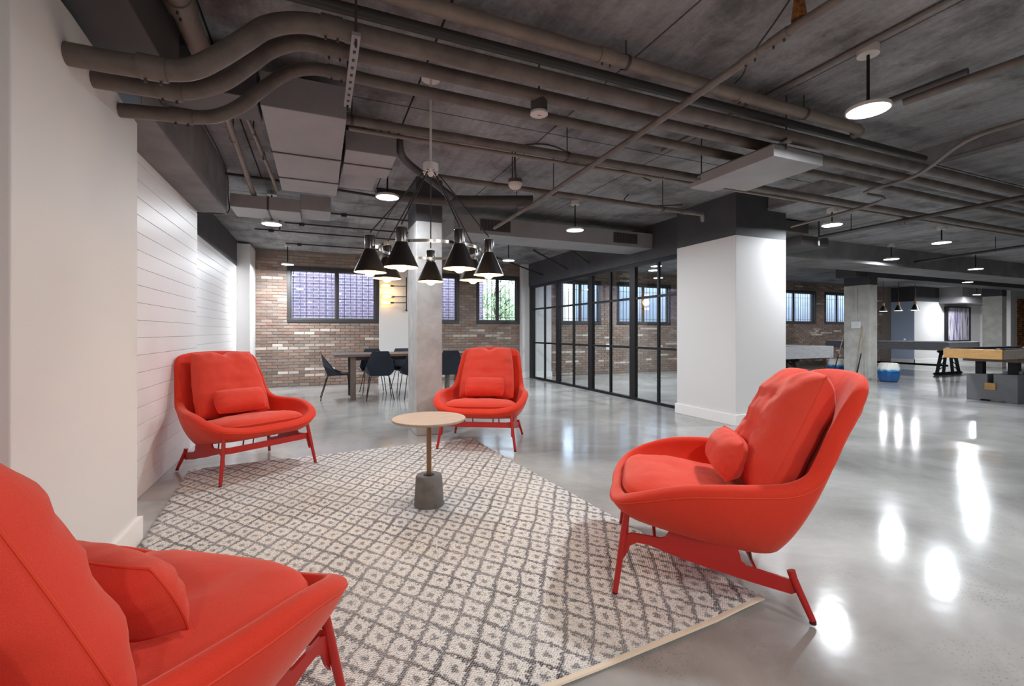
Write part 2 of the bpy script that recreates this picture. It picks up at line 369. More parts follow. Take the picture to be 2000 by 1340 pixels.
class MB:
    def __init__(s): s.v = []; s.f = []; s.c = []
    def add(s, vs, fs, col=None):
        k = len(s.v); s.v += [tuple(v) for v in vs]; s.f += [tuple(i+k for i in f) for f in fs]
        if col is not None: s.c += [col]*len(fs)
        return s
    def box(s, x0, y0, z0, x1, y1, z1, col=None):
        vs = [(x0,y0,z0),(x1,y0,z0),(x1,y1,z0),(x0,y1,z0),(x0,y0,z1),(x1,y0,z1),(x1,y1,z1),(x0,y1,z1)]
        return s.add(vs, [(0,3,2,1),(4,5,6,7),(0,1,5,4),(1,2,6,5),(2,3,7,6),(3,0,4,7)], col)
    def obox(s, c, sx, sy, sz, rot):                       # box of given size about c, rotated by a Matrix
        vs = []
        for dz in (-1, 1):
            for dx, dy in ((-1,-1),(1,-1),(1,1),(-1,1)):
                vs.append(tuple(Vector(c) + rot @ Vector((dx*sx/2, dy*sy/2, dz*sz/2))))
        return s.add(vs, [(0,3,2,1),(4,5,6,7),(0,1,5,4),(1,2,6,5),(2,3,7,6),(3,0,4,7)])
    def tube(s, pts, r, n=12, caps=True):
        pts = [Vector(p) for p in pts]; N = len(pts)
        rs = r if isinstance(r, (list, tuple)) else [r]*N
        tan = []
        for i in range(N):
            a = pts[max(i-1, 0)]; b = pts[min(i+1, N-1)]; tan.append((b-a).normalized())
        up = Vector((0, 0, 1)) if abs(tan[0].z) < 0.9 else Vector((1, 0, 0))
        nrm = (up - tan[0]*up.dot(tan[0])).normalized()
        vs = []; fs = []
        for i in range(N):
            nrm = (nrm - tan[i]*nrm.dot(tan[i])).normalized(); bn = tan[i].cross(nrm)
            for k in range(n):
                a = 2*PI*k/n; vs.append(tuple(pts[i] + (nrm*math.cos(a) + bn*math.sin(a))*rs[i]))
        for i in range(N-1):
            for k in range(n):
                fs.append((i*n+k, i*n+(k+1) % n, (i+1)*n+(k+1) % n, (i+1)*n+k))
        if caps:
            fs.append(tuple(range(n-1, -1, -1))); fs.append(tuple(range((N-1)*n, N*n)))
        return s.add(vs, fs)
    def lathe(s, prof, n=28, c=(0, 0, 0), cap0=False, cap1=False):
        vs = []; fs = []; P = len(prof)
        for r, z in prof:
            for k in range(n):
                a = 2*PI*k/n; vs.append((c[0]+r*math.cos(a), c[1]+r*math.sin(a), c[2]+z))
        for i in range(P-1):
            for k in range(n):
                fs.append((i*n+k, i*n+(k+1) % n, (i+1)*n+(k+1) % n, (i+1)*n+k))
        if cap0: fs.append(tuple(range(n-1, -1, -1)))
        if cap1: fs.append(tuple(range((P-1)*n, P*n)))
        return s.add(vs, fs)
    def prism(s, poly, f0, f1):                            # poly of 2-D points, two maps to 3-D
        n = len(poly); vs = [f0(p) for p in poly] + [f1(p) for p in poly]
        fs = [tuple(range(n-1, -1, -1)), tuple(range(n, 2*n))] + [(i, (i+1) % n, n+(i+1) % n, n+i) for i in range(n)]
        return s.add(vs, fs)
    def build(s, name, m, parent=None, smooth=True, bevel=0.0, recentre=None, angle=40):
        me = bpy.data.meshes.new(name)
        off = (0, 0, 0)
        if recentre is None: recentre = parent is None
        if recentre and s.v:
            xs, ys, zs = zip(*s.v); off = ((min(xs)+max(xs))/2, (min(ys)+max(ys))/2, min(zs))
        me.from_pydata([(a-off[0], b-off[1], c-off[2]) for a, b, c in s.v], [], s.f)
        bm = bmesh.new(); bm.from_mesh(me); bmesh.ops.recalc_face_normals(bm, faces=bm.faces); bm.to_mesh(me); bm.free()
        if s.c:
            ca = me.color_attributes.new('tone', 'FLOAT_COLOR', 'CORNER')
            i = 0
            for pi, pl in enumerate(me.polygons):
                for _ in pl.loop_indices: ca.data[i].color = s.c[pi]; i += 1
        if smooth:
            me.polygons.foreach_set('use_smooth', [True]*len(me.polygons)); me.set_sharp_from_angle(angle=math.radians(angle))
        me.materials.append(m if not isinstance(m, str) else M[m])
        o = bpy.data.objects.new(name, me); COL.objects.link(o); o.location = off
        if parent: o.parent = parent
        if bevel:
            b = o.modifiers.new('bevel', 'BEVEL'); b.width = bevel; b.segments = 2; b.limit_method = 'ANGLE'
        return o

def copy_tree(o, parent=None):
    c = o.copy(); COL.objects.link(c); c.parent = parent
    for ch in list(o.children): copy_tree(ch, c)
    return c

def smooth_path(pts, k=6):
    pts = [Vector(p) for p in pts]; out = []
    for i in range(len(pts)-1):
        p0 = pts[max(i-1, 0)]; p1 = pts[i]; p2 = pts[i+1]; p3 = pts[min(i+2, len(pts)-1)]
        for j in range(k):
            t = j/k
            out.append(0.5*((2*p1) + (p2-p0)*t + (2*p0-5*p1+4*p2-p3)*t*t + (3*p1-p0-3*p2+p3)*t**3))
    out.append(pts[-1]); return out

def struct(mb, name, m, parent=None, **k):
    o = mb.build(name, m, parent, **k)
    if parent is None: o['kind'] = 'structure'
    return o

# ------------------------------------------------------------------ room shell
HC = 3.0          # ceiling
YB = 11.24        # back wall
struct(MB().box(-4, -4, -0.1, 32, YB+0.3, 0), 'floor', 'floor', smooth=False, recentre=False)

# ceiling: cast panels with recessed joints
ceil = struct(MB().box(-4, -4, HC+0.02, 32, YB+0.3, HC+0.25), 'ceiling', 'ceiling_joint', smooth=False, recentre=False)
def panel(x0, y0, x1, y1, z=HC):
    g = 0.007
    MB().box(x0+g, y0+g, z, x1-g, y1-g, z+0.03).build('ceiling_panel', 'ceiling', ceil, smooth=False)
xs = [-1.9, -0.61, 0.67, 1.91, 3.22, 5.5]
for i in range(len(xs)-1):
    for y0, y1 in ((-3.4, -1.1), (-1.1, 1.2), (1.2, 3.7), (3.7, 6.1)): panel(xs[i], y0, xs[i+1], y1)
for i, (x0, x1) in enumerate(((-1.9, 1.0), (1.0, 3.4), (3.4, 5.5))):
    y = 6.1
    while y < YB-0.1:
        y1 = min(y+0.64, YB+0.02); panel(x0, y, x1, y1); y = y1
for x0, x1 in ((5.5, 9.0), (9.0, 13.0), (13.0, 18.0), (18.0, 31.0)):
    for y0, y1 in ((6.0, 8.6), (8.6, YB+0.02)): panel(x0, y0, x1, y1)
# lower cast slab over the right half
slab = struct(MB().box(5.52, -3.5, 2.85, 31.5, 5.3, HC+0.02), 'ceiling', 'ceiling', smooth=False, recentre=False)
x = 5.5
while x < 24:
    for y0, y1 in ((-3.4, -0.4), (-0.4, 2.5), (2.5, 5.3)):
        MB().box(x+0.008, y0+0.008, 2.82, x+2.0-0.008, y1-0.008, 2.856).build('ceiling_panel', 'ceiling', slab, smooth=False)
    x += 2.0

# bricks -------------------------------------------------------------
TONES = [srgb(150, 126, 113), srgb(144, 124, 113), srgb(156, 136, 123), srgb(150, 135, 125), srgb(138, 120, 111), srgb(160, 141, 129), srgb(152, 124, 111), srgb(142, 129, 121)]
PALE = [srgb(204, 190, 178), srgb(188, 174, 162), srgb(214, 204, 194)]
ORANGE = [srgb(176, 116, 66), srgb(150, 92, 52), srgb(196, 140, 84), srgb(120, 78, 48), srgb(140, 84, 44)]
brick_mesh = {}
def brick_shape(w, h, d):
    key = (round(w, 3), round(h, 3))
    if key in brick_mesh: return brick_mesh[key]
    b = 0.003; me = bpy.data.meshes.new('brick')
    x, z = w/2, h/2
    vs = [(-x,0,-z),(x,0,-z),(x,0,z),(-x,0,z),(-x,-d+b,-z),(x,-d+b,-z),(x,-d+b,z),(-x,-d+b,z),(-x+b,-d,-z+b),(x-b,-d,-z+b),(x-b,-d,z-b),(-x+b,-d,z-b)]
    fs = [(8,9,10,11),(4,5,9,8),(5,6,10,9),(6,7,11,10),(7,4,8,11),(0,1,5,4),(1,2,6,5),(2,3,7,6),(3,0,4,7)]
    me.from_pydata(vs, [], fs); me.materials.append(M['brick_one']); brick_mesh[key] = me
    return me

def brick_wall(wall, x0, x1, y, z1, holes, singles=300, tones=TONES, seed=1, L=0.205, H=0.058, gap=0.009):
    rng = random.Random(seed); cells = []
    row = 0; z = 0.012
    while z + H < z1 + 0.01:
        off = (row % 2)*(L+gap)/2; x = x0 - off; run = 0
        while x < x1:
            a, b = max(x, x0)+0.002, min(x+L, x1)-0.002
            spans = [(a, b)]
            for hx0, hx1, hz0, hz1 in holes:
                if z+H > hz0 and z < hz1:
                    ns = []
                    for p, q in spans:
                        if q <= hx0 or p >= hx1: ns.append((p, q)); continue
                        if p < hx0: ns.append((p, hx0))
                        if q > hx1: ns.append((hx1, q))
                    spans = ns
            if run > 0: tone = rng.choice(PALE) if tones is TONES else rng.choice(tones); run -= 1
            elif rng.random() < 0.04: tone = rng.choice(PALE); run = rng.choice((0, 1, 1, 2))
            else: tone = rng.choice(tones)
            k = rng.uniform(0.80, 1.04); tone = (tone[0]*k, tone[1]*k, tone[2]*k, 1)
            for p, q in spans:
                if q-p > 0.03: cells.append((p, q, z, tone, rng.uniform(0.008, 0.015)))
            x += L+gap
        z += H+gap; row += 1
    cells.sort(key=lambda c: (c[0]-0.0)**2 + y**2)
    for p, q, z, tone, d in cells[:singles]:
        w = round((q-p)*50)/50 if (q-p) < L-0.01 else L-0.004
        w = min(w, q-p)
        o = bpy.data.objects.new('brick', brick_shape(w, H, 0.012)); COL.objects.link(o); o.parent = wall
        o.location = ((p+q)/2, y+rng.uniform(-0.003, 0.002), z+H/2); o.color = tone
    if len(cells) > singles:
        mb = MB()
        for p, q, z, tone, d in cells[singles:]: mb.box(p, y-d, z, q, y+0.005, z+H, tone)
        o = mb.build('brick_courses', 'brick_many', wall, smooth=False); o['kind'] = 'stuff'

def wall_with_holes(x0, x1, y0, y1, z1, holes, name, m):
    mb = MB(); xs_ = sorted(set([x0, x1] + [h[0] for h in holes] + [h[1] for h in holes]))
    for a, b in zip(xs_, xs_[1:]):
        hs = [h for h in holes if h[0] <= a+1e-6 and h[1] >= b-1e-6]
        if not hs: mb.box(a, y0, 0, b, y1, z1)
        else:
            h = hs[0]; mb.box(a, y0, 0, b, y1, h[2]); mb.box(a, y0, h[3], b, y1, z1)
    return struct(mb, name, m, smooth=False, recentre=False)

WIN = [(-0.64, 1.30, 1.42, 2.66), (2.12, 3.28, 1.42, 2.66), (3.74, 4.94, 1.42, 2.68),
       (6.20, 7.52, 1.42, 2.66), (8.07, 10.07, 1.42, 2.66), (14.95, 16.86, 1.50, 2.70), (17.35, 18.95, 1.50, 2.70)]
wa = wall_with_holes(-1.26, 1.34, YB, YB+0.22, HC, WIN[:1], 'wall_back', 'mortar')
brick_wall(wa, -1.247, 1.32, YB, HC, WIN[:1], 300, seed=3)
wc = wall_with_holes(2.0, 4.98, YB, YB+0.22, HC, WIN[1:3], 'wall_back', 'mortar')
brick_wall(wc, 2.05, 4.96, YB, HC, WIN[1:3], 300, seed=5)
wd = wall_with_holes(5.7, 12.6, YB, YB+0.22, HC, WIN[3:5], 'wall_back', 'mortar')
brick_wall(wd, 5.82, 12.0, YB, HC, WIN[3:5], 300, seed=6)
we = wall_with_holes(12.6, 21.6, YB, YB+0.22, HC, WIN[5:7], 'wall_back', 'mortar')
brick_wall(we, 13.4, 20.9, YB, HC, WIN[5:7], 60, seed=8)

# white piers between the brick bays
struct(MB().box(-1.48, 10.4, 0, -1.247, YB, 2.95), 'wall_back', 'white_paint', smooth=False, recentre=False, bevel=0.006)
pier = struct(MB().box(1.32, 11.08, 0, 2.06, YB, HC), 'wall_back', 'white_paint', smooth=False, recentre=False)
struct(MB().box(1.305, 11.06, 0, 2.075, YB-0.01, 0.14), 'baseboard_back', 'trim', smooth=False, recentre=False)
pier2 = struct(MB().box(4.96, 11.06, 0, 5.82, YB, HC), 'wall_back', 'white_paint', smooth=False, recentre=False)
struct(MB().box(4.945, 11.04, 0, 5.835, YB-0.01, 0.14), 'baseboard_back', 'trim', smooth=False, recentre=False)

# left side: white block, ship-lapped wall in two planes, recess nearest the camera
blk = MB().prism([(2.07, 0), (3.24, 0), (3.24, 2.39), (3.0, 2.42), (2.78, 2.47), (2.70, 2.51), (2.48, 2.53), (2.07, 2.54)],
                 lambda p: (-0.95, p[0], p[1]), lambda p: (-1.5, p[0], p[1]))
struct(blk, 'wall_left', 'white_paint', smooth=False, recentre=False, bevel=0.006)
struct(MB().box(-0.95, 2.07, 0, -0.93, 3.26, 0.145).box(-1.2, 3.24, 0, -0.95, 3.26, 0.145), 'baseboard_left', 'trim', smooth=False, recentre=False)
struct(MB().box(-1.75, -3.5, 0, -1.5, 2.2, 2.86), 'wall_left', 'white_paint', smooth=False, recentre=False)
struct(MB().box(-1.75, -3.5, 2.86, -1.5, 2.2, HC+0.02), 'wall_left', 'dark_paint', smooth=False, recentre=False)

def shiplap(x, y0, y1, ztop, zline):
    w = struct(MB().box(x-0.3, y0, 0, x-0.012, y1, ztop), 'wall_left', 'shiplap', smooth=False, recentre=False)
    zs = []; z = zline
    while z > 0.03: z -= 0.127
    z = max(z, 0.0)
    lines = [0.0]; k = z if z > 0.03 else z+0.127
    while k < ztop-0.03: lines.append(k); k += 0.127
    lines.append(ztop)
    for a, b in zip(lines, lines[1:]):
        MB().box(x-0.014, y0, a+0.0016, x, y1, b-0.0016).build('board', 'shiplap', w, smooth=False, bevel=0.0015)
    return w
shiplap(-1.2, 3.24, 5.86, 2.50, 1.16)
shiplap(-1.48, 5.86, 10.4, 2.50, 1.16)
struct(MB().box(-1.78, 5.86, 2.5, -1.475, 10.4, HC+0.02), 'wall_left', 'dark_paint', smooth=False, recentre=False)
struct(MB().box(-1.78, 10.4, 0, -1.48, YB+0.2, HC+0.02), 'wall_left', 'white_paint', smooth=False, recentre=False)

# walls that close the hall out of view
struct(MB().box(-1.75, -3.8, 0, 32, -3.5, HC+0.02), 'wall_front', 'mid_paint', smooth=False, recentre=False)
struct(MB().box(31.5, -3.8, 0, 31.8, YB, HC+0.02), 'wall_right', 'white_paint', smooth=False, recentre=False)

# far end of the hall
struct(MB().box(21.5, 10.45, 0, 31.5, YB+0.2, 2.42), 'wall_back', 'white_paint', smooth=False, recentre=False)
struct(MB().box(21.49, 10.45, 0.0, 21.5, YB, 2.42), 'wall_back', 'daylight_tint_wall', smooth=False, recentre=False)
struct(MB().box(21.485, 10.44, 2.42, 31.5, YB+0.2, HC+0.02), 'wall_back', 'dark_paint', smooth=False, recentre=False)
struct(MB().box(21.48, 10.43, 0, 31.5, 10.45, 0.14).box(21.48, 10.43, 0, 21.5, YB, 0.14), 'baseboard_back', 'trim', smooth=False, recentre=False)
struct(MB().box(23.2, 9.7, 2.36, 26.5, 10.44, HC), 'ceiling', 'duct', smooth=False, recentre=False)
wf = struct(MB().box(26.4, 9.5, 0, 31.5, 10.46, HC), 'wall_back', 'white_paint', smooth=False, recentre=False)
brick_wall(wf, 26.9, 30.5, 9.5, 2.6, [], 0, tones=ORANGE, seed=12, L=0.24, H=0.075)

# white column with a dark head
colw = struct(MB().box(4.93, 4.31, 0, 5.86, 5.36, 2.45), 'wall_right', 'white_paint', smooth=False, recentre=False, bevel=0.004)
struct(MB().box(4.93, 4.31, 2.45, 5.86, 5.36, HC+0.02), 'wall_right', 'dark_paint', smooth=False, recentre=False)
struct(MB().box(4.908, 4.288, 0, 5.882, 5.382, 0.14), 'baseboard_right', 'trim', smooth=False, recentre=False, bevel=0.004)
# bulkhead over the glass partition
struct(MB().box(5.14, 5.36, 2.42, 5.34, YB, HC+0.02), 'wall_right', 'dark_paint', smooth=False, recentre=False)

# concrete pillars
def pillar(x0, y0, x1, y1, zp, m, label):
    t = thing('concrete_pillar', label, 'pillar', ((x0+x1)/2, (y0+y1)/2, 0))
    w, d = (x1-x0)/2, (y1-y0)/2
    MB().box(-w, -d, 0, w, d, zp).build('shaft', m, t, smooth=False, bevel=0.008)
    MB().box(-w-0.001, -d-0.001, zp, w+0.001, d+0.001, HC).build('painted_head', 'dark_paint', t, smooth=False)
    return t
pillar(1.04, 5.31, 1.345, 5.83, 2.49, 'concrete', 'bare concrete pillar between the chandelier and the dining table')
pillar(12.94, 7.24, 13.25, 7.87, 2.42, 'concrete_far', 'bare concrete pillar with cue sticks leaning on it')
pillar(21.1, 7.8, 21.4, 8.3, 2.42, 'concrete_far', 'far concrete pillar standing in front of the framed painting wall')

# beams and ducts ----------------------------------------------------
struct(MB().box(-1.6, 3.24, 2.5, -0.93, 5.9, HC+0.02), 'trim_1', 'beam', smooth=False, recentre=False, bevel=0.006)
struct(MB().box(5.87, 5.3, 2.47, 31.5, 6.0, HC+0.02), 'trim_2', 'beam', smooth=False, recentre=False, bevel=0.006)
struct(MB().box(12.5, 7.3, 2.62, 31.5, 7.8, HC+0.02), 'trim_3', 'dark_paint', smooth=False, recentre=False)

def duct(name, label, boxes, m='duct', group=None, cat='duct', seams=()):
    t = thing(name, label, cat, (boxes[0][0], boxes[0][1], boxes[0][2]), 0, group)
    o = t.location.copy()
    for b in boxes:
        MB().box(b[0]-o.x, b[1]-o.y, b[2]-o.z, b[3]-o.x, b[4]-o.y, b[5]-o.z).build('duct_body', b[6] if len(b) > 6 else m, t, smooth=False, bevel=0.004)
    for s in seams:
        MB().box(s[0]-o.x, s[1]-o.y, s[2]-o.z, s[3]-o.x, s[4]-o.y, s[5]-o.z).build('seam_flange', 'duct_dark', t, smooth=False)
    return t
dA = duct('air_duct', 'broad grey sheet duct running away behind the bent conduits', [(-0.34, 3.3, 2.64, 0.175, 5.2, 2.86)],
     seams=[(-0.345, 4.1, 2.633, 0.18, 4.12, 2.865), (-0.345, 4.75, 2.633, 0.18, 4.77, 2.865)])
duct('air_duct', 'short dark box duct right of the broad grey duct', [(0.2, 3.9, 2.66, 0.6, 4.5, 2.82), (0.2, 4.5, 2.74, 0.54, 5.2, 2.9)], seams=[(0.195, 4.2, 2.653, 0.605, 4.215, 2.825)])
duct('air_duct', 'flat dark duct crossing beyond the left wall beam with a stepped end', [(-0.92, 6.0, 2.62, -0.2, 6.5, 2.77), (-0.2, 6.0, 2.66, 0.14, 6.5, 2.84)], seams=[(-0.55, 5.995, 2.615, -0.53, 6.505, 2.775)])
dd = duct('air_duct', 'long dark duct with end grilles spanning from pillar to glass partition', [(1.72, 6.14, 2.59, 5.13, 6.76, 2.84)])
for gx in (2.1, 4.35):
    g = MB().box(0, 0, 0, 0.46, 0.012, 0.16).build('grille', 'duct_dark', dd, smooth=False); g.location = (gx-1.72, -0.012, 0.05)
    for k in range(9):
        s = MB().box(0.02+k*0.05, -0.008, 0.01, 0.035+k*0.05, 0, 0.15).build('slat', 'frame_dark', g, smooth=False)
duct('air_duct', 'dark duct stub crossing at the top left above the bent conduits', [(-0.92, 3.26, 2.66, -0.36, 3.62, 2.9, 'duct_dark')], m='duct_dark')
duct('air_duct', 'dark upright bulkhead box in the top left corner above the white wall', [(-1.49, 2.3, 2.56, -0.72, 3.1, 2.99, 'duct_dark')], m='duct_dark')
duct('air_duct', 'small stepped duct right of the white column head', [(5.9, 4.5, 2.64, 6.6, 5.25, 2.8), (6.6, 4.6, 2.5, 7.2, 5.2, 2.64)], m='duct_dark')

# ------------------------------------------------------------------ windows
def window(n, x0, x1, z0, z1, split, grid):
    y = YB
    fr = MB(); t = 0.075
    for a in ((x0, z0, x1, z0+t), (x0, z1-t, x1, z1), (x0, z0+t, x0+t, z1-t), (x1-t, z0+t, x1, z1-t)):
        fr.box(a[0], y-0.03, a[1], a[2], y+0.12, a[3])
    w = fr.build('window_%d' % n, 'frame_dark', None, smooth=False, recentre=False, bevel=0.004); w['kind'] = 'structure'
    xm = x0 + (x1-x0)*split
    MB().box(xm-0.022, y+0.03, z0+t, xm+0.022, y+0.09, z1-t).build('mullion', 'frame_dark', w, smooth=False)
    for a, b in ((x0+t, xm-0.022), (xm+0.022, x1-t)):
        sash = MB()
        for q in ((a, z0+t, b, z0+t+0.028), (a, z1-t-0.028, b, z1-t), (a, z0+t+0.028, a+0.024, z1-t-0.028), (b-0.024, z0+t+0.028, b, z1-t-0.028)):
            sash.box(q[0], y+0.045, q[1], q[2], y+0.075, q[3])
        sash.build('sash', 'frame_inner', w, smooth=False)
        MB().box(a+0.02, y+0.056, z0+t+0.02, b-0.02, y+0.062, z1-t-0.02).build('pane', 'glass', w, smooth=False)
    rng = random.Random(n); x = x0+0.12; k = 0.135 if grid else 0.125
    while x < x1-0.1:
        MB().tube([(x+rng.uniform(-.008, .008), y+0.19, z0), (x+rng.uniform(-.008, .008), y+0.19, z1)], 0.006 if grid else 0.008, 6).build('bar', 'bars', w)
        x += k
    zz = (z0+0.16, z0+0.2+0.35, z0+0.9, z1-0.2) if grid else (z0+0.17, z1-0.24)
    for z in zz: MB().tube([(x0, y+0.185, z), (x1, y+0.185, z)], 0.006, 6).build('bar', 'bars', w)
for i, wv in enumerate(WIN):
    window(i+1, *wv, 0.53 if i == 0 else (0.5 if i != 5 else 0.42), i < 2)

# outside the windows
struct(MB().box(-4, 12.8, 0.0, 4.45, 13.1, 5.2), 'wall_outside', 'outside_brick', smooth=False, recentre=False)
struct(MB().box(7.9, 13.2, 0.0, 30, 13.5, 3.6), 'wall_outside', 'out_wall', smooth=False, recentre=False)
struct(MB().box(4.0, 18.5, 0.0, 16, 19.0, 3.1), 'wall_outside', 'out_cream', smooth=False, recentre=False)
struct(MB().box(-4, YB+0.25, 0.7, 32, 40, 0.9), 'floor', 'ground_out', smooth=False, recentre=False)
def tree(label, x, y, h, r, seed, n=900):
    rng = random.Random(seed)
    t = thing('tree', label, 'tree', (x, y, 0.9))
    MB().tube(smooth_path([(0, 0, 0), (0.05, 0, h*0.3), (-0.04, 0.03, h*0.6), (0.02, 0, h*0.9)], 4), [0.08-0.05*i/12 for i in range(13)], 8).build('trunk', 'bark', t)
    for k in range(4):
        a = rng.uniform(0, 6.28); z = h*(0.35+0.12*k)
        MB().tube([(0, 0, z), (math.cos(a)*r*0.5, math.sin(a)*r*0.5, z+0.35), (math.cos(a)*r*0.8, math.sin(a)*r*0.8, z+0.5)], [0.03, 0.02, 0.01], 6).build('branch', 'bark', t)
    mb = MB()
    for _ in range(n):
        a = rng.uniform(0, 6.28); q = rng.uniform(0.15, 1)**0.6*r; z = h*0.62 + rng.gauss(0, 0.28)*h
        c = Vector((q*math.cos(a), q*math.sin(a), max(0.3, z)))
        d1 = Vector((rng.gauss(0, 1), rng.gauss(0, 1), rng.gauss(0, 1))).normalized(); d2 = d1.orthogonal().normalized()
        s = rng.uniform(0.05, 0.1)
        mb.add([c-d1*s, c+d2*s*0.5, c+d1*s, c-d2*s*0.5], [(0, 1, 2, 3)])
    o = mb.build('foliage', 'leaf', t, smooth=False); o['kind'] = 'stuff'
tree('green leafy tree outside the last window before the glass partition', 5.55, 14.6, 2.1, 0.75, 2)
tree('smaller loose tree farther outside beside the leafy tree', 6.6, 16.2, 1.7, 0.6, 4, 500)

# ------------------------------------------------------------------ glass partition
gp = thing('glass_partition', 'black steel framed glass partition wall in front of the brick side room', 'partition', (5.19, 8.3, 0))
def gbox(x0, y0, z0, x1, y1, z1, name, m): return MB().box(x0, y0-8.3, z0, x1, y1-8.3, z1).build(name, m, gp, smooth=False)
posts = [10.93, 9.50, 8.10, 6.72, 5.40]
zt, zb = 2.40, 0.0
rails = [0.93, 1.80]
gbox(-0.035, 5.37, zb, 0.035, 11.05, zb+0.045, 'sill_rail', 'black_metal')
gbox(-0.035, 5.37, zt-0.045, 0.035, 11.05, zt+0.02, 'head_rail', 'black_metal')
for i, y in enumerate(posts):
    w = 0.075 if i else 0.11
    gbox(-0.035, y-w, zb+0.045, 0.035, y+w, zt-0.045, 'post', 'black_metal')
    if i == len(posts)-1: break
    y2 = posts[i+1]; ya, yb2 = y2+0.075, y-w; ym = (ya+yb2)/2
    gbox(-0.022, ym-0.02, zb+0.045, 0.022, ym+0.02, zt-0.045, 'mullion', 'black_metal')
    for a, b in ((ya, ym-0.02), (ym+0.02, yb2)):
        for z in rails: gbox(-0.022, a, z-0.02, 0.022, b, z+0.02, 'glazing_bar', 'black_metal')
        zs = [zb+0.045] + rails + [zt-0.045]
        for k in range(3):
            gbox(-0.003, a, zs[k]+(0.02 if k else 0), 0.003, b, zs[k+1]-(0.02 if k < 2 else 0), 'pane', 'glass')

# ------------------------------------------------------------------ pipes and cables
def pipe(name, label, pts, r, m='pipe', cat='pipe', group=None, couplings=(), n=14, hang=()):
    o = MB().tube(pts, r, n).build(name, m, None)
    tag(o, label, cat, group)
    L0 = o.location
    for c, ax in couplings:
        a = Vector(c)-L0; d = Vector(ax).normalized()
        MB().tube([a-d*0.05, a+d*0.05], r*1.13, n).build('coupling', m, o)
        for s in (-1, 1):
            q = a + d*0.028*s + Vector((0, 0, -r*1.2)); MB().lathe([(0.006, -0.012), (0.006, 0.004)], 6, q, True, True).build('screw', 'pipe_dark', o)
    for h in hang:
        a = Vector(h)-L0
        MB().tube([a+Vector((0, 0, r*0.9)), (a.x, a.y, HC-L0.z)], 0.005, 6).build('hanger_rod', 'pipe_dark', o)
        hr = MB().lathe([(r*1.12, -0.012), (r*1.12, 0.012)], 14, (0, 0, 0)).build('hanger_ring', 'pipe_dark', o); hr.location = a
        hr.rotation_euler = (0, PI/2, 0) if abs((Vector(pts[-1])-Vector(pts[0])).x) > abs((Vector(pts[-1])-Vector(pts[0])).y) else (PI/2, 0, 0)
    return o
X = (1, 0, 0)
bent = 'conduits that bend up from the white left wall'
def bent_conduit(label, y, prof, r, zend, zmid, xend, dz, cps):
    pts = smooth_path([(px, y, z) for px, z in prof], 4) + [(3.0, y, zmid), (xend, y, zend)]
    pipe('bent_conduit', label, pts, r, 'pipe', 'conduit', None, [((a, y, b), X) for a, b in cps])
bent_conduit('nearest and uppermost of three brown conduits bending up from left wall', 2.44,
    [(-0.95, 2.34), (-0.75, 2.34), (-0.6, 2.35), (-0.51, 2.38), (-0.42, 2.45), (-0.32, 2.545), (-0.22, 2.64), (-0.1, 2.69), (0.04, 2.71), (0.24, 2.71)], 0.046, 2.71, 2.71, 15, 0, [(-0.66, 2.345), (0.06, 2.71)])
bent_conduit('middle of three brown conduits bending up from left wall', 2.68,
    [(-0.95, 2.36), (-0.76, 2.36), (-0.62, 2.37), (-0.53, 2.4), (-0.43, 2.46), (-0.32, 2.57), (-0.22, 2.67), (-0.09, 2.735), (0.05, 2.74), (0.26, 2.74)], 0.040, 2.72, 2.73, 15, 0, [(-0.66, 2.365), (0.08, 2.74)])
bent_conduit('farthest and lowest of three brown conduits bending up from left wall', 2.98,
    [(-0.95, 2.35), (-0.74, 2.365), (-0.58, 2.38), (-0.48, 2.42), (-0.38, 2.5), (-0.28, 2.61), (-0.17, 2.71), (-0.05, 2.765), (0.08, 2.775), (0.29, 2.77)], 0.036, 2.73, 2.75, 15, 0, [(-0.68, 2.37), (0.1, 2.775)])
pipe('straight_conduit', 'long brown conduit starting beside the grey duct, lowest in the overhead rack', [(0.18, 3.47, 2.715), (4.2, 3.36, 2.68), (15, 3.3, 2.68)], 0.034, 'pipe', 'conduit', None, [((0.45, 3.465, 2.714), X)], hang=[(0.22, 3.47, 2.715), (1.95, 3.42, 2.70)])
pipe('thin_conduit', 'thin conduit strapped under the lowest long brown conduit', [(0.2, 3.5, 2.665), (4.2, 3.4, 2.635), (15, 3.35, 2.635)], 0.014, 'pipe_tan', 'conduit')
pipe('straight_conduit', 'dark upper conduit behind the nearest bent conduit', [(-0.4, 2.5, 2.86), (5.3, 2.5, 2.85)], 0.030, 'pipe_dark', 'conduit')
pipe('drain_pipe', 'thick tan overhead pipe nearest the camera ending in a capped elbow', [(-0.2, 2.32, 2.87), (4.05, 2.36, 2.86), (4.11, 2.38, 2.86), (4.13, 2.43, 2.86)], 0.040, 'pipe_tan', 'pipe', None, [((1.6, 2.335, 2.866), X), ((2.75, 2.35, 2.863), X)], hang=[(1.75, 2.34, 2.866), (3.4, 2.355, 2.863)])
# struts
def strut(label, x, y0, y1, z, slots):
    t = thing('hanger_strut', label, 'hanger', (x, y0, z))
    d = y1-y0
    MB().box(-0.021, 0, -0.02, 0.021, d, 0.0).build('channel', 'duct', t, smooth=False, bevel=0.002)
    mb = MB()
    for k in range(slots): MB().box(-0.007, 0.05+k*d/slots, -0.022, 0.007, 0.075+k*d/slots, -0.019).build('slot', 'cable', t, smooth=False)
    for y in (0.03, d-0.03): MB().tube([(0, y, -0.06), (0, y, HC-z)], 0.006, 8).build('threaded_rod', 'pipe_dark', t)
strut('slotted grey hanger strut under the bent conduits at upper left', 0.17, 2.35, 3.12, 2.66, 10)
strut('slotted grey hanger strut above the flat grey pull box', 3.28, 2.38, 3.28, 2.655, 12)
pb = thing('pull_box', 'flat grey pull box slung beneath the overhead conduits near the column', 'box', (3.43, 2.78, 2.53))
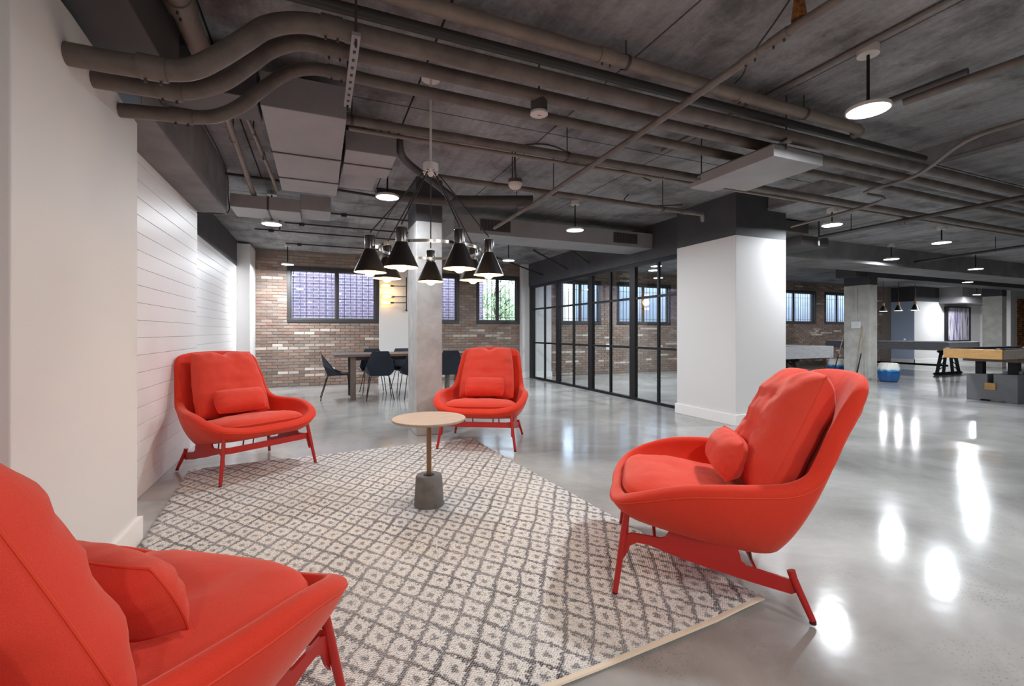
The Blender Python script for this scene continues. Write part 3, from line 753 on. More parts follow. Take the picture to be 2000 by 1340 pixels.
MB().box(-0.27, -0.36, 0, 0.29, 0.36, 0.09).build('box_body', 'duct', pb, smooth=False, bevel=0.004)
MB().box(-0.25, 0.36, 0.01, 0.05, 0.52, 0.05).build('side_plate', 'duct', pb, smooth=False, bevel=0.003)
MB().box(-0.275, -0.365, 0.088, 0.295, 0.365, 0.094).build('lid', 'duct_dark', pb, smooth=False)

pipe('sprinkler_pipe', 'brown sprinkler pipe crossing beneath the conduits toward the far pillar', [(2.09, 1.1, 2.65), (2.07, 1.5, 2.64), (2.07, 2.27, 2.6), (2.08, 4.26, 2.545), (2.08, 5.52, 2.54)], 0.022, 'pipe', 'pipe', None, [((2.07, 1.72, 2.63), (0, 1, -0.05)), ((2.07, 1.56, 2.638), (0, 1, -0.05))], hang=[(2.08, 4.8, 2.543)])
o = pipe('copper_riser', 'short copper coloured riser fitting above the sprinkler pipe', [(2.075, 1.46, 2.665), (2.075, 1.46, 2.76), (2.075, 1.46, 2.999)], [0.034, 0.022, 0.018], 'copper', 'fitting')
pipe('sprinkler_pipe', 'brown pipe crossing behind the chandelier and ending at the white column', [(1.0, 4.13, 2.62), (4.12, 4.14, 2.6), (4.2, 4.15, 2.6), (4.25, 4.2, 2.6), (4.42, 4.36, 2.6)], 0.026, 'pipe', 'pipe', None, [((3.9, 4.14, 2.6), X)], hang=[(2.2, 4.135, 2.61), (3.6, 4.14, 2.6)])
pipe('sprinkler_pipe', 'pale pipe running away between the left beam and grey duct', [(-0.62, 3.66, 2.8), (-0.68, 5.6, 2.8), (-0.72, 7.4, 2.8)], 0.026, 'pipe_tan', 'pipe', None, [((-0.69, 6.0, 2.8), (0, 1, 0))], hang=[(-0.65, 4.4, 2.8), (-0.71, 7.0, 2.8)])
pipe('sprinkler_pipe', 'thin pale pipe running away beside the grey duct edge', [(-0.50, 3.7, 2.8), (-0.45, 5.0, 2.8), (-0.43, 5.8, 2.8)], 0.017, 'pipe_tan', 'pipe', None, [((-0.46, 4.7, 2.8), (0, 1, 0))], hang=[(-0.48, 4.2, 2.8)])
pipe('drain_pipe', 'fat tan pipe in the top left corner running over the bent conduits', [(-0.66, 1.2, 2.86), (-0.63, 3.2, 2.84)], 0.058, 'pipe_tan', 'pipe', None, [((-0.64, 2.75, 2.845), (0, 1, 0))])
for q, (xx, lb) in enumerate(((-0.86, 'left thin pipe in the top left corner of the ceiling'), (-0.78, 'right thin pipe in the top left corner of the ceiling'))):
    pipe('thin_conduit', lb, [(xx, 1.3, 2.93), (xx, 2.95, 2.93)], 0.014, 'pipe_tan', 'conduit')
pipe('drain_pipe', 'dark drain pipe bending down beside the chandelier rod', smooth_path([(0.68, 4.27, 2.99), (0.69, 4.3, 2.9), (0.74, 4.42, 2.86), (0.86, 4.56, 2.83), (1.05, 4.66, 2.76), (1.32, 4.78, 2.65)], 4), 0.036, 'pipe_dark', 'pipe')
pipe('drain_pipe', 'fat dark horizontal pipe with blind end in front of the pillar head', smooth_path([(0.57, 5.1, 2.69), (0.75, 5.1, 2.69), (1.3, 5.05, 2.68), (2.2, 4.62, 2.66)], 4), 0.062, 'pipe_dark', 'pipe')
pipe('thin_conduit', 'thin dark conduit crossing above the left pendant lamps', [(-0.92, 5.72, 2.9), (-0.3, 5.78, 2.9), (0.45, 5.9, 2.9), (1.3, 6.0, 2.88)], 0.015, 'cable', 'conduit')
for k, (y, x0, x1, lb) in enumerate(((8.2, -0.5, 2.0, 'nearest thin conduit along the ceiling over the dining area'), (8.9, -1.0, 2.2, 'middle thin conduit along the ceiling over the dining area'), (10.1, -0.6, 2.4, 'farthest thin conduit along the ceiling over the dining area'), (7.3, 0.1, 1.6, 'short thin conduit with a box on the ceiling before the dining area'))):
    o = pipe('thin_conduit', lb, [(x0, y, 2.96), (x1, y+0.02, 2.96)], 0.013, 'cable', 'conduit')
    MB().box(-0.04, -0.03, -0.02, 0.04, 0.03, 0.03).build('junction_box', 'cable', o, smooth=False).location = (-(x1-x0)/2+0.25, 0, 0.0)
# right side
pipe('sprinkler_pipe', 'long dark pipe running under the right ceiling toward the beam', [(6.66, 1.15, 2.59), (6.75, 4.45, 2.59)], 0.026, 'pipe_dark', 'pipe', None, [((6.72, 3.4, 2.59), (0, 1, 0))], hang=[(6.735, 4.0, 2.59)])
pipe('sprinkler_pipe', 'far dark pipe under the right ceiling beyond the long one', [(9.94, 1.45, 2.59), (10.9, 5.29, 2.59)], 0.024, 'pipe_dark', 'pipe', None, [((10.47, 3.4, 2.59), (0.25, 1, 0))], hang=[(10.6, 4.0, 2.59)])
pipe('drain_pipe', 'dusty pipe at upper right just past the nearest disc lamp', [(4.12, 0.9, 2.9), (3.98, 2.0, 2.9)], 0.03, 'pipe', 'pipe', None, [((4.08, 1.2, 2.9), (0, 1, 0))])
pipe('drain_pipe', 'second dusty pipe beside it with a square end', [(3.94, 1.62, 2.92), (3.9, 2.2, 2.92)], 0.022, 'pipe_dark', 'pipe')
pipe('thin_conduit', 'thin ceiling conduit passing over the nearest disc lamp', [(3.12, 0.6, 2.985), (3.12, 1.75, 2.985), (3.12, 3.6, 2.985)], 0.014, 'pipe', 'conduit')
pipe('bent_conduit', 'dark conduit snaking across the long pipes at right', smooth_path([(4.2, 1.18, 2.59), (4.27, 1.47, 2.59), (4.33, 1.79, 2.59), (4.88, 2.36, 2.59), (5.0, 2.84, 2.59), (5.5, 2.98, 2.59), (5.73, 4.14, 2.59)], 5), 0.016, 'pipe', 'conduit')
pipe('cable', 'loose grey cable drooping from ceiling beside the sprinkler pipe', smooth_path([(2.28, 1.6, 2.99), (2.3, 1.75, 2.9), (2.36, 1.95, 2.84), (2.52, 2.15, 2.86), (2.62, 2.3, 2.9)], 5), 0.005, 'cable', 'cable')
pipe('cable', 'black cable looping along ceiling behind the dome detector', smooth_path([(1.72, 4.0, 2.72), (1.72, 4.0, 2.9), (1.8, 3.95, 2.97), (2.1, 3.9, 2.98), (2.6, 3.95, 2.86), (3.0, 4.0, 2.9), (3.4, 4.1, 2.88)], 5), 0.007, 'cable', 'cable')
pipe('cable', 'black cable loop near the ceiling beside the brown pipe end', smooth_path([(3.7, 4.9, 2.98), (3.6, 4.85, 2.88), (3.75, 4.8, 2.82), (4.2, 4.75, 2.86), (4.6, 4.9, 2.95)], 5), 0.007, 'cable', 'cable')
pipe('cable', 'black cable stapled down the end of the left wall beam', smooth_path([(-0.9, 4.2, 2.96), (-0.88, 5.0, 2.94), (-0.9, 5.7, 2.9), (-0.915, 5.86, 2.7), (-0.915, 5.86, 2.52), (-1.1, 5.86, 2.49), (-1.19, 5.8, 2.47)], 5), 0.006, 'cable', 'cable')
for k, (x, dx, lb) in enumerate(((3.9, 0.5, 'dark diagonal brace nearest the glass bulkhead window end'), (4.3, 0.45, 'dark diagonal brace in the middle over the glass partition'), (4.5, 0.4, 'dark diagonal brace nearest the duct over the glass partition'))):
    yy = (10.2, 9.0, 8.1)[k]
    o = pipe('angle_brace', lb, [(x, yy, 2.98), (5.13, yy, 2.62)], 0.018, 'cable', 'brace', n=6)

# ------------------------------------------------------------------ ceiling lamps
def area_light(name, parent, loc, power, size, col):
    l = bpy.data.lights.new(name, 'AREA'); l.shape = 'DISK'; l.size = size; l.energy = power; l.color = col
    o = bpy.data.objects.new(name, l); COL.objects.link(o); o.parent = parent; o.location = loc
    return o
def make_disc(label, loc, drop=0.4, r=0.12, power=LED_W, warm=False, group=None, bracket=True):
    t = thing('disc_lamp', label, 'ceiling lamp', loc, 0, group)
    MB().lathe([(0.02, 0.035), (r*0.8, 0.03), (r, 0.018), (r, 0.0), (r*0.94, -0.002), (r*0.94, 0.004)], 36, (0, 0, 0), True, False).build('housing', 'fixture_white', t)
    MB().lathe([(0.0005, 0.001), (r*0.935, 0.001)], 36).build('diffuser', 'led_warm' if warm else 'led', t)
    if drop > 0.06:
        MB().tube([(0, 0, 0.03), (0, 0, drop)], 0.009, 8).build('stem', 'black_metal', t)
        MB().lathe([(0.06, drop-0.05), (0.06, drop)], 20, (0, 0, 0), True, True).build('canopy', 'fixture_white' if bracket else 'duct_dark', t)
    area_light('lamp_light', t, (0, 0, -0.012), power, r*1.8, (1.0, 0.97, 0.94) if warm else (0.88, 0.94, 1.0))
    return t
discs = [((3.2, 1.8, 2.6), 'nearest disc lamp, large and bright at upper right'),
         ((0.66, 4.9, 2.6), 'disc lamp just left of the chandelier hub'),
         ((-0.55, 6.6, 2.58), 'disc lamp near the left wall beyond the beam'),
         ((-0.58, 10.4, 2.58), 'small far disc lamp before the left brick window'),
         ((3.25, 5.48, 2.6), 'disc lamp hanging in front of the long dark duct'),
         ((3.42, 8.29, 2.6), 'far disc lamp between the duct and glass bulkhead'),
         ((6.19, 3.91, 2.6), 'disc lamp just right of the white column'),
         ((8.8, 3.93, 2.57), 'disc lamp farther right under the low slab'),
         ((9.7, 5.07, 2.54), 'disc lamp close under the right concrete beam'),
         ((12.3, 4.94, 2.48), 'farthest right disc lamp close under the concrete beam'),
         ((8.2, 9.6, 2.62), 'farther disc lamp inside the glazed side room'),
         ((6.7, 7.9, 2.62), 'nearer disc lamp inside the glazed side room'),
         ((17.0, 7.0, 2.62), 'disc lamp near the far pendants'),
         ((23.0, 9.2, 2.62), 'added disc lamp at the far end brightening the painting wall')]  # last one is an extra lamp added to brighten the painting
for loc, lb in discs:
    top = (2.82 if (loc[0] > 5.5 and loc[1] < 5.3) else HC)
    make_disc(lb, loc, top-loc[2], group=None, power=LED_W*(0.4 if loc[:2] in ((-0.55, 6.6), (0.66, 4.9), (3.25, 5.48)) else 1.7 if loc[0] > 15 else 1.35 if loc[1] > 6 else 0.9 if loc[0] > 11 else 0.6 if loc[0] > 8 else 0.75 if loc[0] > 6 else 1))
for loc, wh in (((5.4, -1.2, 2.7), 'just past the camera on its right'), ((8.6, 0.2, 2.6), 'beyond the frame right of the lounge'), ((13.0, 1.2, 2.6), 'beyond the frame right of the pool table'), ((17.5, 2.5, 2.6), 'farthest beyond the right frame edge')):  # unseen fill lamps, added to bring more light in from the right
    make_disc('added fill disc lamp over the open hall, ' + wh, loc, 0.22, power=LED_W*0.35, group='added fill lamps outside the frame')
for loc, wh in (((0.9, -1.0, 2.7), 'nearest'), ((-0.4, -2.3, 2.7), 'by the left wall'), ((2.6, -1.4, 2.7), 'right of it')):
    make_disc('warm disc lamp behind the camera, ' + wh, loc, 0.3, power=WARM_W, warm=True, group='warm lamps behind the camera')

# ------------------------------------------------------------------ chandelier
ch = thing('chandelier', 'seven shade black and chrome chandelier hanging over the side table', 'chandelier', (0.71, 3.12, 2.93))
def chz(z): return z-2.93
MB().lathe([(0.005, 0.0), (0.062, 0.0), (0.065, 0.012), (0.065, 0.03)], 28, (0, 0, 0), True, False).build('canopy', 'fixture_white', ch)
MB().tube([(0, 0, 0.06), (0, 0, 0.03)], 0.03, 12).build('canopy_box', 'duct_dark', ch)
MB().tube([(0, 0, 0), (0, 0, chz(2.34))], 0.0085, 12).build('rod', 'nickel', ch)
hub = MB().lathe([(0.02, chz(2.36)), (0.052, chz(2.355)), (0.053, chz(2.305)), (0.045, chz(2.30)), (0.02, chz(2.285)), (0.012, chz(2.27))], 28, (0, 0, 0), True, True).build('hub', 'nickel', ch)
Rr = 0.40
mbr = MB(); mbr.lathe([(0.342, chz(1.752)), (0.348, chz(1.752)), (0.348, chz(1.771)), (0.342, chz(1.771)), (0.342, chz(1.752))], 64)
mbr.build('ring', 'brushed', ch)
view = math.atan2(3.12, 0.71)
for k in range(7):
    a = view + 2*PI*k/7
    x, y = Rr*math.cos(a), Rr*math.sin(a)
    MB().tube([(0.04*math.cos(a), 0.04*math.sin(a), chz(2.30)), (x, y, chz(1.85))], 0.0045, 8).build('cord', 'cable', ch)
    MB().lathe([(0.006, 0), (0.012, -0.012), (0.006, -0.025)], 10, (0.045*math.cos(a), 0.045*math.sin(a), chz(2.305)), True, True).build('cord_grip', 'chrome', ch)
    sh = MB().lathe([(0.101, 0.0), (0.103, 0.0), (0.034, 0.152), (0.032, 0.152)], 36).build('lamp_shade', 'shade_black', ch); sh.location = (x, y, chz(1.59))
    MB().lathe([(0.099, 0.001), (0.031, 0.150)], 36).build('shade_lining', 'shade_white', sh)
    MB().lathe([(0.012, 0.242), (0.031, 0.240), (0.033, 0.235), (0.033, 0.152)], 28, (0, 0, 0), True, True).build('socket_cup', 'cup', sh)
    MB().lathe([(0.013, 0.15), (0.013, 0.09)], 12, (0, 0, 0), False, True).build('lamp_holder', 'black_metal', sh)
    MB().lathe([(0.010, 0.095), (0.014, 0.08), (0.030, 0.045), (0.036, 0.015), (0.030, -0.012), (0.014, -0.024), (0.001, -0.026)], 20).build('bulb', 'bulb', sh)
    c = MB().box(0.0, -0.008, -0.012, 0.03, 0.008, 0.012).build('ring_clip', 'brushed', ch, smooth=False)
    c.location = (0.343*math.cos(a), 0.343*math.sin(a), chz(1.76)); c.rotation_euler = (0, 0, a)
    l = bpy.data.lights.new('bulb_light', 'POINT'); l.energy = BULB_W; l.color = (1.0, 0.80, 0.58); l.shadow_soft_size = 0.03
    lo = bpy.data.objects.new('bulb_light', l); COL.objects.link(lo); lo.parent = sh; lo.location = (0, 0, -0.045)

# ------------------------------------------------------------------ detectors
def detector(label, loc, top, dome):
    t = thing('ceiling_detector', label, 'detector', loc)
    if dome:
        MB().lathe([(0.066, 0.05), (0.066, 0.085)], 28, (0, 0, 0), True, True).build('back_box', 'duct_dark', t)
        MB().lathe([(0.068, 0.05), (0.066, 0.03), (0.05, 0.005), (0.02, -0.012), (0.004, -0.018)], 28, (0, 0, 0), True, True).build('cover', 'fixture_white', t)
        MB().lathe([(0.012, -0.012), (0.010, -0.026), (0.002, -0.028)], 12, (0, 0, 0), False, True).build('lens', 'chrome', t)
        for dx in (-0.03, 0.0): MB().tube([(dx, 0, 0.08), (dx, 0, top-loc[2])], 0.006, 8).build('stem', 'pipe_dark', t)
    else:
        MB().lathe([(0.055, 0.018), (0.055, 0.10)], 28, (0, 0, 0), True, True).build('back_box', 'duct_dark', t)
        MB().lathe([(0.058, 0.018), (0.058, 0.004), (0.05, 0.0)], 28, (0, 0, 0), True, True).build('cover', 'fixture_white', t)
        MB().box(-0.01, -0.004, -0.002, 0.014, 0.004, 0.001).build('red_lens', 'chair_metal', t, smooth=False)
        MB().tube([(0, 0, 0.1), (0, 0, top-loc[2])], 0.006, 8).build('stem', 'pipe_dark', t)
detector('round white detector on a dark can hanging between the conduits', (1.33, 2.70, 2.62), HC, False)
detector('white faceted dome detector hanging on two rods above the sprinkler pipe end', (1.74, 4.05, 2.58), HC, True)
for k, (loc, lb) in enumerate((((5.0, 5.15, 2.70), 'sprinkler head before the dark duct end'), ((6.75, 4.45, 2.5), 'sprinkler head beneath the disc lamp right of the column'), ((-0.55, 7.9, 2.72), 'sprinkler head beneath the left disc lamp'))):
    t = thing('fire_sprinkler', lb, 'sprinkler', loc)
    MB().tube([(0, 0, 0.03), (0, 0, (2.82 if k == 1 else HC)-loc[2])], 0.012, 8).build('drop_pipe', 'pipe_dark', t)
    MB().lathe([(0.012, 0.035), (0.014, 0.0), (0.008, -0.03)], 12, (0, 0, 0), True, True).build('body', 'fixture_white', t)
    MB().lathe([(0.02, -0.034), (0.02, -0.03)], 14, (0, 0, 0), True, True).build('deflector', 'chrome', t)

# ------------------------------------------------------------------ rug
rz = math.atan2(0.18, 2.6)
rug = thing('woven_rug', 'large flat woven rug with cream and charcoal diamond flower pattern', 'rug', (0.395, 3.09, 0.001), rz)
w, l = 2.61, 3.46
mb = MB(); nx, ny = 60, 80
vs = []; fs = []
for j in range(ny+1):
    for i in range(nx+1):
        x = -w/2+w*i/nx; y = -l/2+l*j/ny
        z = 0.009
        e = min(1.0, (y+l/2)/0.25)
        z += (1-e)*0.012*max(0, math.sin(x*5.2+1.1))*(1 if x > 0.5 else 0.35)
        z += 0.0015*mnoise.noise(Vector((x*3, y*3, 0)))
        vs.append((x, y, z))
for j in range(ny):
    for i in range(nx):
        a = j*(nx+1)+i; fs.append((a, a+1, a+nx+2, a+nx+1))
mb.add(vs, fs); top = mb.build('pile', 'rug', rug)
s = top.modifiers.new('thick', 'SOLIDIFY'); s.thickness = 0.007; s.offset = -1
for sgn in (-1, 1):
    pts = []
    for i in range(nx+1):
        x = -w/2+w*i/nx
        z = 0.008 + (0.012*max(0, math.sin(x*5.2+1.1))*(1 if x > 0.5 else 0.35) if sgn < 0 else 0)
        pts.append((x, sgn*(l/2+0.006), z))
    b = MB(); k = len(pts)
    prof = [(-0.016, 0.0), (-0.012, 0.006), (0.0, 0.008), (0.012, 0.006), (0.016, 0.0), (0.0, -0.007)]
    vs = []; fs = []
    for p in pts:
        for q in prof: vs.append((p[0], p[1]+q[0], p[2]+q[1]))
    for i in range(k-1):
        for j in range(6): fs.append((i*6+j, i*6+(j+1) % 6, (i+1)*6+(j+1) % 6, (i+1)*6+j))
    fs.append(tuple(range(5, -1, -1))); fs.append(tuple(range((k-1)*6, k*6)))
    b.add(vs, fs); b.build('binding', 'rug_binding', rug)

# ------------------------------------------------------------------ side table
st = thing('side_table', 'round side table with wooden top, brass stem and cement base on rug', 'table', (0.70, 3.13, 0.01))
MB().lathe([(0.002, 0.578), (0.20, 0.578), (0.242, 0.584), (0.25, 0.592), (0.25, 0.600), (0.247, 0.603), (0.002, 0.603)], 56).build('tabletop', 'wood_top', st)
MB().tube([(0, 0, 0.2), (0, 0, 0.578)], 0.0165, 20).build('stem', 'brass', st)
MB().lathe([(0.03, 0.20), (0.032, 0.212)], 20, (0, 0, 0), True, True).build('collar', 'black_metal', st)
MB().lathe([(0.002, 0), (0.097, 0.0), (0.101, 0.006), (0.09, 0.19), (0.088, 0.205), (0.083, 0.212), (0.04, 0.212), (0.035, 0.205), (0.002, 0.205)], 40).build('base', 'cement_base', st)

# ------------------------------------------------------------------ red lounge chairs
def cr(pts, t):
    n = len(pts)-1; i = min(int(t*n), n-1); u = t*n-i
    p0 = Vector(pts[max(i-1, 0)]); p1 = Vector(pts[i]); p2 = Vector(pts[i+1]); p3 = Vector(pts[min(i+2, n)])
    if i == 0: p0 = Vector((-p2.x, p2.y, p2.z))
    if i == n-1: p3 = Vector((-p1.x, p1.y, p1.z))
    return 0.5*((2*p1)+(p2-p0)*u+(2*p0-5*p1+4*p2-p3)*u*u+(3*p1-p0-3*p2+p3)*u**3)
RIM = [(0, .435, .385), (.20, .435, .392), (.385, .395, .425), (.475, .29, .475), (.505, .12, .53), (.50, -.05, .55), (.465, -.20, .553),
       (.437, -.325, .563), (.417, -.425, .615), (.40, -.487, .71), (.384, -.535, .82), (.37, -.588, .91), (.325, -.638, .968), (.18, -.69, .995), (0, -.70, 1.0)]
BOT = [(0, .33, .312), (.18, .33, .312), (.28, .30, .308), (.33, .22, .298), (.35, .08, .272), (.345, -.05, .248), (.33, -.16, .225),
       (.30, -.24, .212), (.27, -.28, .208), (.235, -.30, .206), (.19, -.315, .206), (.13, -.325, .206), (.06, -.33, .206), (0, -.33, .206)]
def shell_mesh():
    A = 44; K = 9; mb = MB(); rows = []
    def ring(f):
        r = []
        for i in range(A+1): r.append(f(i/A))
        return r + [Vector((-p.x, p.y, p.z)) for p in reversed(r[1:-1])]
    R = ring(lambda t: cr(RIM, t)); B = ring(lambda t: cr(BOT, t)); n = len(R)
    def fac(i):
        t = i/A if i <= A else (n-i)/A
        keys = [(0, .6, .2), (.2, .75, .25), (.4, .82, .28), (.52, .75, .3), (.62, .55, .3), (.8, .42, .3), (1, .36, .28)]
        for a, b in zip(keys, keys[1:]):
            if t <= b[0]:
                u = (t-a[0])/(b[0]-a[0]); return a[1]+(b[1]-a[1])*u, a[2]+(b[2]-a[2])*u
        return keys[-1][1:]
    grid = []
    for k in range(K+1):
        s = k/K; row = []
        for i in range(n):
            fx, fz = fac(i); r, b = R[i], B[i]
            c = Vector((b.x+(r.x-b.x)*fx, b.y+(r.y-b.y)*fx, b.z+(r.z-b.z)*fz))
            t_ = i/A if i <= A else (n-i)/A
            wv_ = max(0.0, 1-abs(t_-0.72)/0.17); c += Vector((0, -0.03*wv_, 0.02*wv_))
            row.append(r*(1-s)**2 + c*2*s*(1-s) + b*s*s)
        grid.append(row)
    cen = Vector((0, 0.0, 0.245))
    for s in (0.5, 0.85):
        grid.append([B[i]*(1-s)+cen*s + Vector((0, 0, 0.0)) for i in range(n)])
    vs = [tuple(p) for row in grid for p in row]; fs = []
    for k in range(len(grid)-1):
        for i in range(n): fs.append((k*n+i, k*n+(i+1) % n, (k+1)*n+(i+1) % n, (k+1)*n+i))
    last = (len(grid)-1)*n; vs.append(tuple(cen))
    for i in range(n): fs.append((last+i, last+(i+1) % n, len(vs)-1))
    mb.add(vs, fs)
    return mb, R, grid

def pillow(w, h, T, nx=44, ny=40, taper=0.0, seed=0, wr=0.006, exp=2.6, bend=0.0, dshape=0.0, pinch=0.05, sag=0.0, rnd=0.35, notch=0.0):
    """a stuffed cushion in the x-z plane (thickness along y), seam on the outline"""
    mb = MB(); ring_front = {}; vs = []; fs = []
    def outline(s, t):
        # superellipse-like pinch of the sides between the corners
        x = s*(1-pinch*(1-t*t)*abs(s)**2); z = t*(1-pinch*(1-s*s)*abs(t)**2)
        q_ = 1-rnd*t*t/2; q2_ = 1-rnd*s*s/2; x *= math.sqrt(q_); z *= math.sqrt(q2_)
        x *= 1 + taper*(-t)
        if dshape: x *= 1 - dshape*max(0, t)**2.2 if True else 1
        return x*w/2, z*h/2
    idx = {}
    for side in (0, 1):
        for j in range(ny+1):
            for i in range(nx+1):
                edge = i in (0, nx) or j in (0, ny)
                if side == 1 and edge: idx[(1, i, j)] = idx[(0, i, j)]; continue
                s = math.sin(PI/2*(2*i/nx-1)); t = math.sin(PI/2*(2*j/ny-1))
                x, z = outline(s, t)
                th = T/2*((max(0.0, 1-abs(s)**exp))**0.62)*((max(0.0, 1-abs(t)**exp))**0.62)
                q = Vector((x*7, z*7, seed*3.1+side*9))
                e = (1-abs(s)**3)*(1-abs(t)**3)
                th += wr*e*(mnoise.noise(q) + 0.5*mnoise.noise(q*2.3))
                # creases gathered at the seams
                cre = wr*0.7*math.sin(s*15+seed+3*mnoise.noise(q*0.6))*(abs(t)**4)*(1-abs(t)**14)*(1-s*s) + wr*0.7*math.sin(t*13+seed)*(abs(s)**4)*(1-abs(s)**14)*(1-t*t)
                y = th + cre if side == 0 else -(th*0.9 + cre)
                y += bend*(s*s-0.4) + sag*(1-t*t)
                if notch:
                    g_ = math.exp(-(x/0.045)**2)*max(0.0, (t-0.55)/0.45)
                    z -= notch*g_; y -= (0.5*notch*g_ if side == 0 else -0.5*notch*g_)
                    cz = t + 0.10 - 0.12*s*s + 0.06*mnoise.noise(Vector((x*5, 1.0, 2.0)))
                    y -= (0.013*math.exp(-(cz/0.07)**2)*(1-s**4) if side == 0 else 0)
                    cz = t - 0.42 + 0.10*s + 0.05*mnoise.noise(Vector((x*6, 4.0, 2.0)))
                    y -= (0.007*math.exp(-(cz/0.05)**2)*(1-s**4) if side == 0 else 0)
                idx[(side, i, j)] = len(vs); vs.append((x, y, z))
    for side in (0, 1):
        for j in range(ny):
            for i in range(nx):
                f = [idx[(side, i, j)], idx[(side, i+1, j)], idx[(side, i+1, j+1)], idx[(side, i, j+1)]]
                fs.append(tuple(f if side else f[::-1]))
    mb.add(vs, fs)
    loop = [vs[idx[(0, i, 0)]] for i in range(nx+1)] + [vs[idx[(0, nx, j)]] for j in range(1, ny+1)] + [vs[idx[(0, i, ny)]] for i in range(nx-1, -1, -1)] + [vs[idx[(0, 0, j)]] for j in range(ny-1, 0, -1)]
    return mb, loop

def welt(loop, r=0.0035):
    mb = MB(); mb.tube(loop+[loop[0]], r, 6, caps=False); return mb

def seat_cushion():
    """flat D shaped pad, rounded at the front"""
    mb = MB(); A = 56; K = 9; vs = []; fs = []
    out = []
    for i in range(A):
        a = 2*PI*i/A; c, s = math.cos(a), math.sin(a)
        e = 2/4.4
        x = 0.372*math.copysign(abs(c)**e, c); y = 0.325*math.copysign(abs(s)**e, s)
        x *= (1 - 0.05*max(0, s)**2) * (1 - 0.12*max(0, -s))
        out.append((x, y+0.045))
    def zc(y): return 0.396 + 0.11*(y)           # tilt with the shell
    for side in (0, 1):
        for k in range(K+1):
            u = math.cos(PI/2*k/K)               # 1 rim -> 0 centre
            for i in range(A):
                x, y = out[i]; x *= u; y = 0.045+(y-0.045)*u
                h = (1-u**4)**0.5
                z = zc(y) + (0.070*h if side == 0 else -0.07*h)
                if side == 0:
                    q = Vector((x*6, y*6, 2)); z += (0.014*mnoise.noise(q)+0.009*mnoise.noise(q*2.5))*h + 0.009*math.sin(x*26+5*mnoise.noise(q*0.5))*max(0, -y+0.05)*4*h
                vs.append((x, y, z))
    n1 = (K+1)*A
    for side in (0, 1):
        for k in range(K):
            for i in range(A):
                f = (side*n1+k*A+i, side*n1+k*A+(i+1) % A, side*n1+(k+1)*A+(i+1) % A, side*n1+(k+1)*A+i)
                fs.append(f if side == 0 else f[::-1])
    mb.add(vs, fs)
    return mb, [(x, y, zc(y)) for x, y in out]

def lounge_chair():
    t = thing('lounge_chair', 'x', 'chair')
    mb, R, grid = shell_mesh()
    sh = mb.build('shell', 'red_fabric', t, angle=80)
    s = sh.modifiers.new('thick', 'SOLIDIFY'); s.thickness = 0.066; s.offset = -1; s.use_even_offset = False
    ss = sh.modifiers.new('sub', 'SUBSURF'); ss.levels = 1; ss.render_levels = 2
    # welt seam just outside the rim
    row = grid[1]; nrm = []
    loop = []
    n = len(row)
    for i in range(n):
        loop.append(tuple(row[i]*0.8 + R[i]*0.2))
    welt(loop, 0.003).build('rim_seam', 'piping', sh)
    sc, loop = seat_cushion(); c = sc.build('seat_cushion', 'red_cushion', t, angle=85); welt(loop).build('piping', 'piping', c)
    # back cushion leaning in the shell, its top folded over the rim
    pb_, loop = pillow(0.61, 0.66, 0.27, taper=0.10, exp=4.0, seed=1, wr=0.018, bend=0.03, pinch=0.02, rnd=0.30, notch=0.035)
    c = pb_.build('back_cushion', 'red_cushion', t, angle=85); c.location = (0, -0.375, 0.715); c.rotation_euler = (math.radians(26), 0, 0)
    welt(loop).build('piping', 'piping', c)
    # vertical centre seam on the rear of the cushion
    lb, loop = pillow(0.44, 0.215, 0.17, 28, 20, seed=4, wr=0.010, bend=0.02, pinch=0.0, rnd=0.30, exp=3.0)
    c = lb.build('lumbar_cushion', 'red_cushion', t, angle=85); c.location = (0, -0.14, 0.58); c.rotation_euler = (math.radians(22), 0, math.radians(2))
    welt(loop).build('piping', 'piping', c)
    # frame: two cut side plates, cross plates, round tapering legs
    for sx in (-1, 1):
        poly = [(.352, .30), (.345, .262), (.325, .273), (.25, .268), (.195, .264), (.178, .27), (.165, .29), (.15, .325), (-.118, .262), (-.128, .235), (-.135, .205), (-.16, .185), (-.335, .150), (-.342, .10),
                (-.325, .092), (-.165, .122), (.085, .178), (.25, .228), (.30, .232), (.33, .215), (.348, .17), (.368, .14)]
        MB().prism(poly, lambda p: (sx*0.352, p[0], p[1]), lambda p: (sx*0.364, p[0], p[1])).build('side_plate', 'chair_metal', t, smooth=False)
        MB().tube([(sx*0.350, .342, .372), (sx*0.362, .36, .26), (sx*0.398, .395, .012)], [0.0135, 0.0155, 0.0125], 14).build('leg', 'chair_metal', t)
        MB().tube([(sx*0.398, .395, .012), (sx*0.3985, .3955, 0.0)], 0.0128, 14).build('foot', 'chair_foot', t)
        MB().tube([(sx*0.355, -.326, .188), (sx*0.36, -.335, .155), (sx*0.398, -.393, .012)], [0.0165, 0.0155, 0.0125], 14).build('leg', 'chair_metal', t)
        MB().tube([(sx*0.398, -.393, .012), (sx*0.3985, -.3935, 0.0)], 0.0128, 14).build('foot', 'chair_foot', t)
    MB().prism([(-.36, .285), (-.30, .278), (.30, .278), (.36, .285), (.36, .235), (.30, .228), (-.30, .228), (-.36, .235)], lambda p: (p[0], .338, p[1]), lambda p: (p[0], .348, p[1])).build('cross_plate', 'chair_metal', t, smooth=False)
    for (x, y, z0, z1) in ((-.15, .24, .225, .31), (.15, .24, .225, .31), (-.15, -.2, .115, .225), (.15, -.2, .115, .225)):
        MB().tube([(x, y-0.02, z0), (x, y, z1)], 0.006, 8).build('support_rod', 'steel_rod', t)
    for y, z in ((.22, .225), (-.222, .115)):
        MB().tube([(-.355, y, z), (.355, y, z)], 0.009, 8).build('support_bar', 'chair_metal', t)
    return t
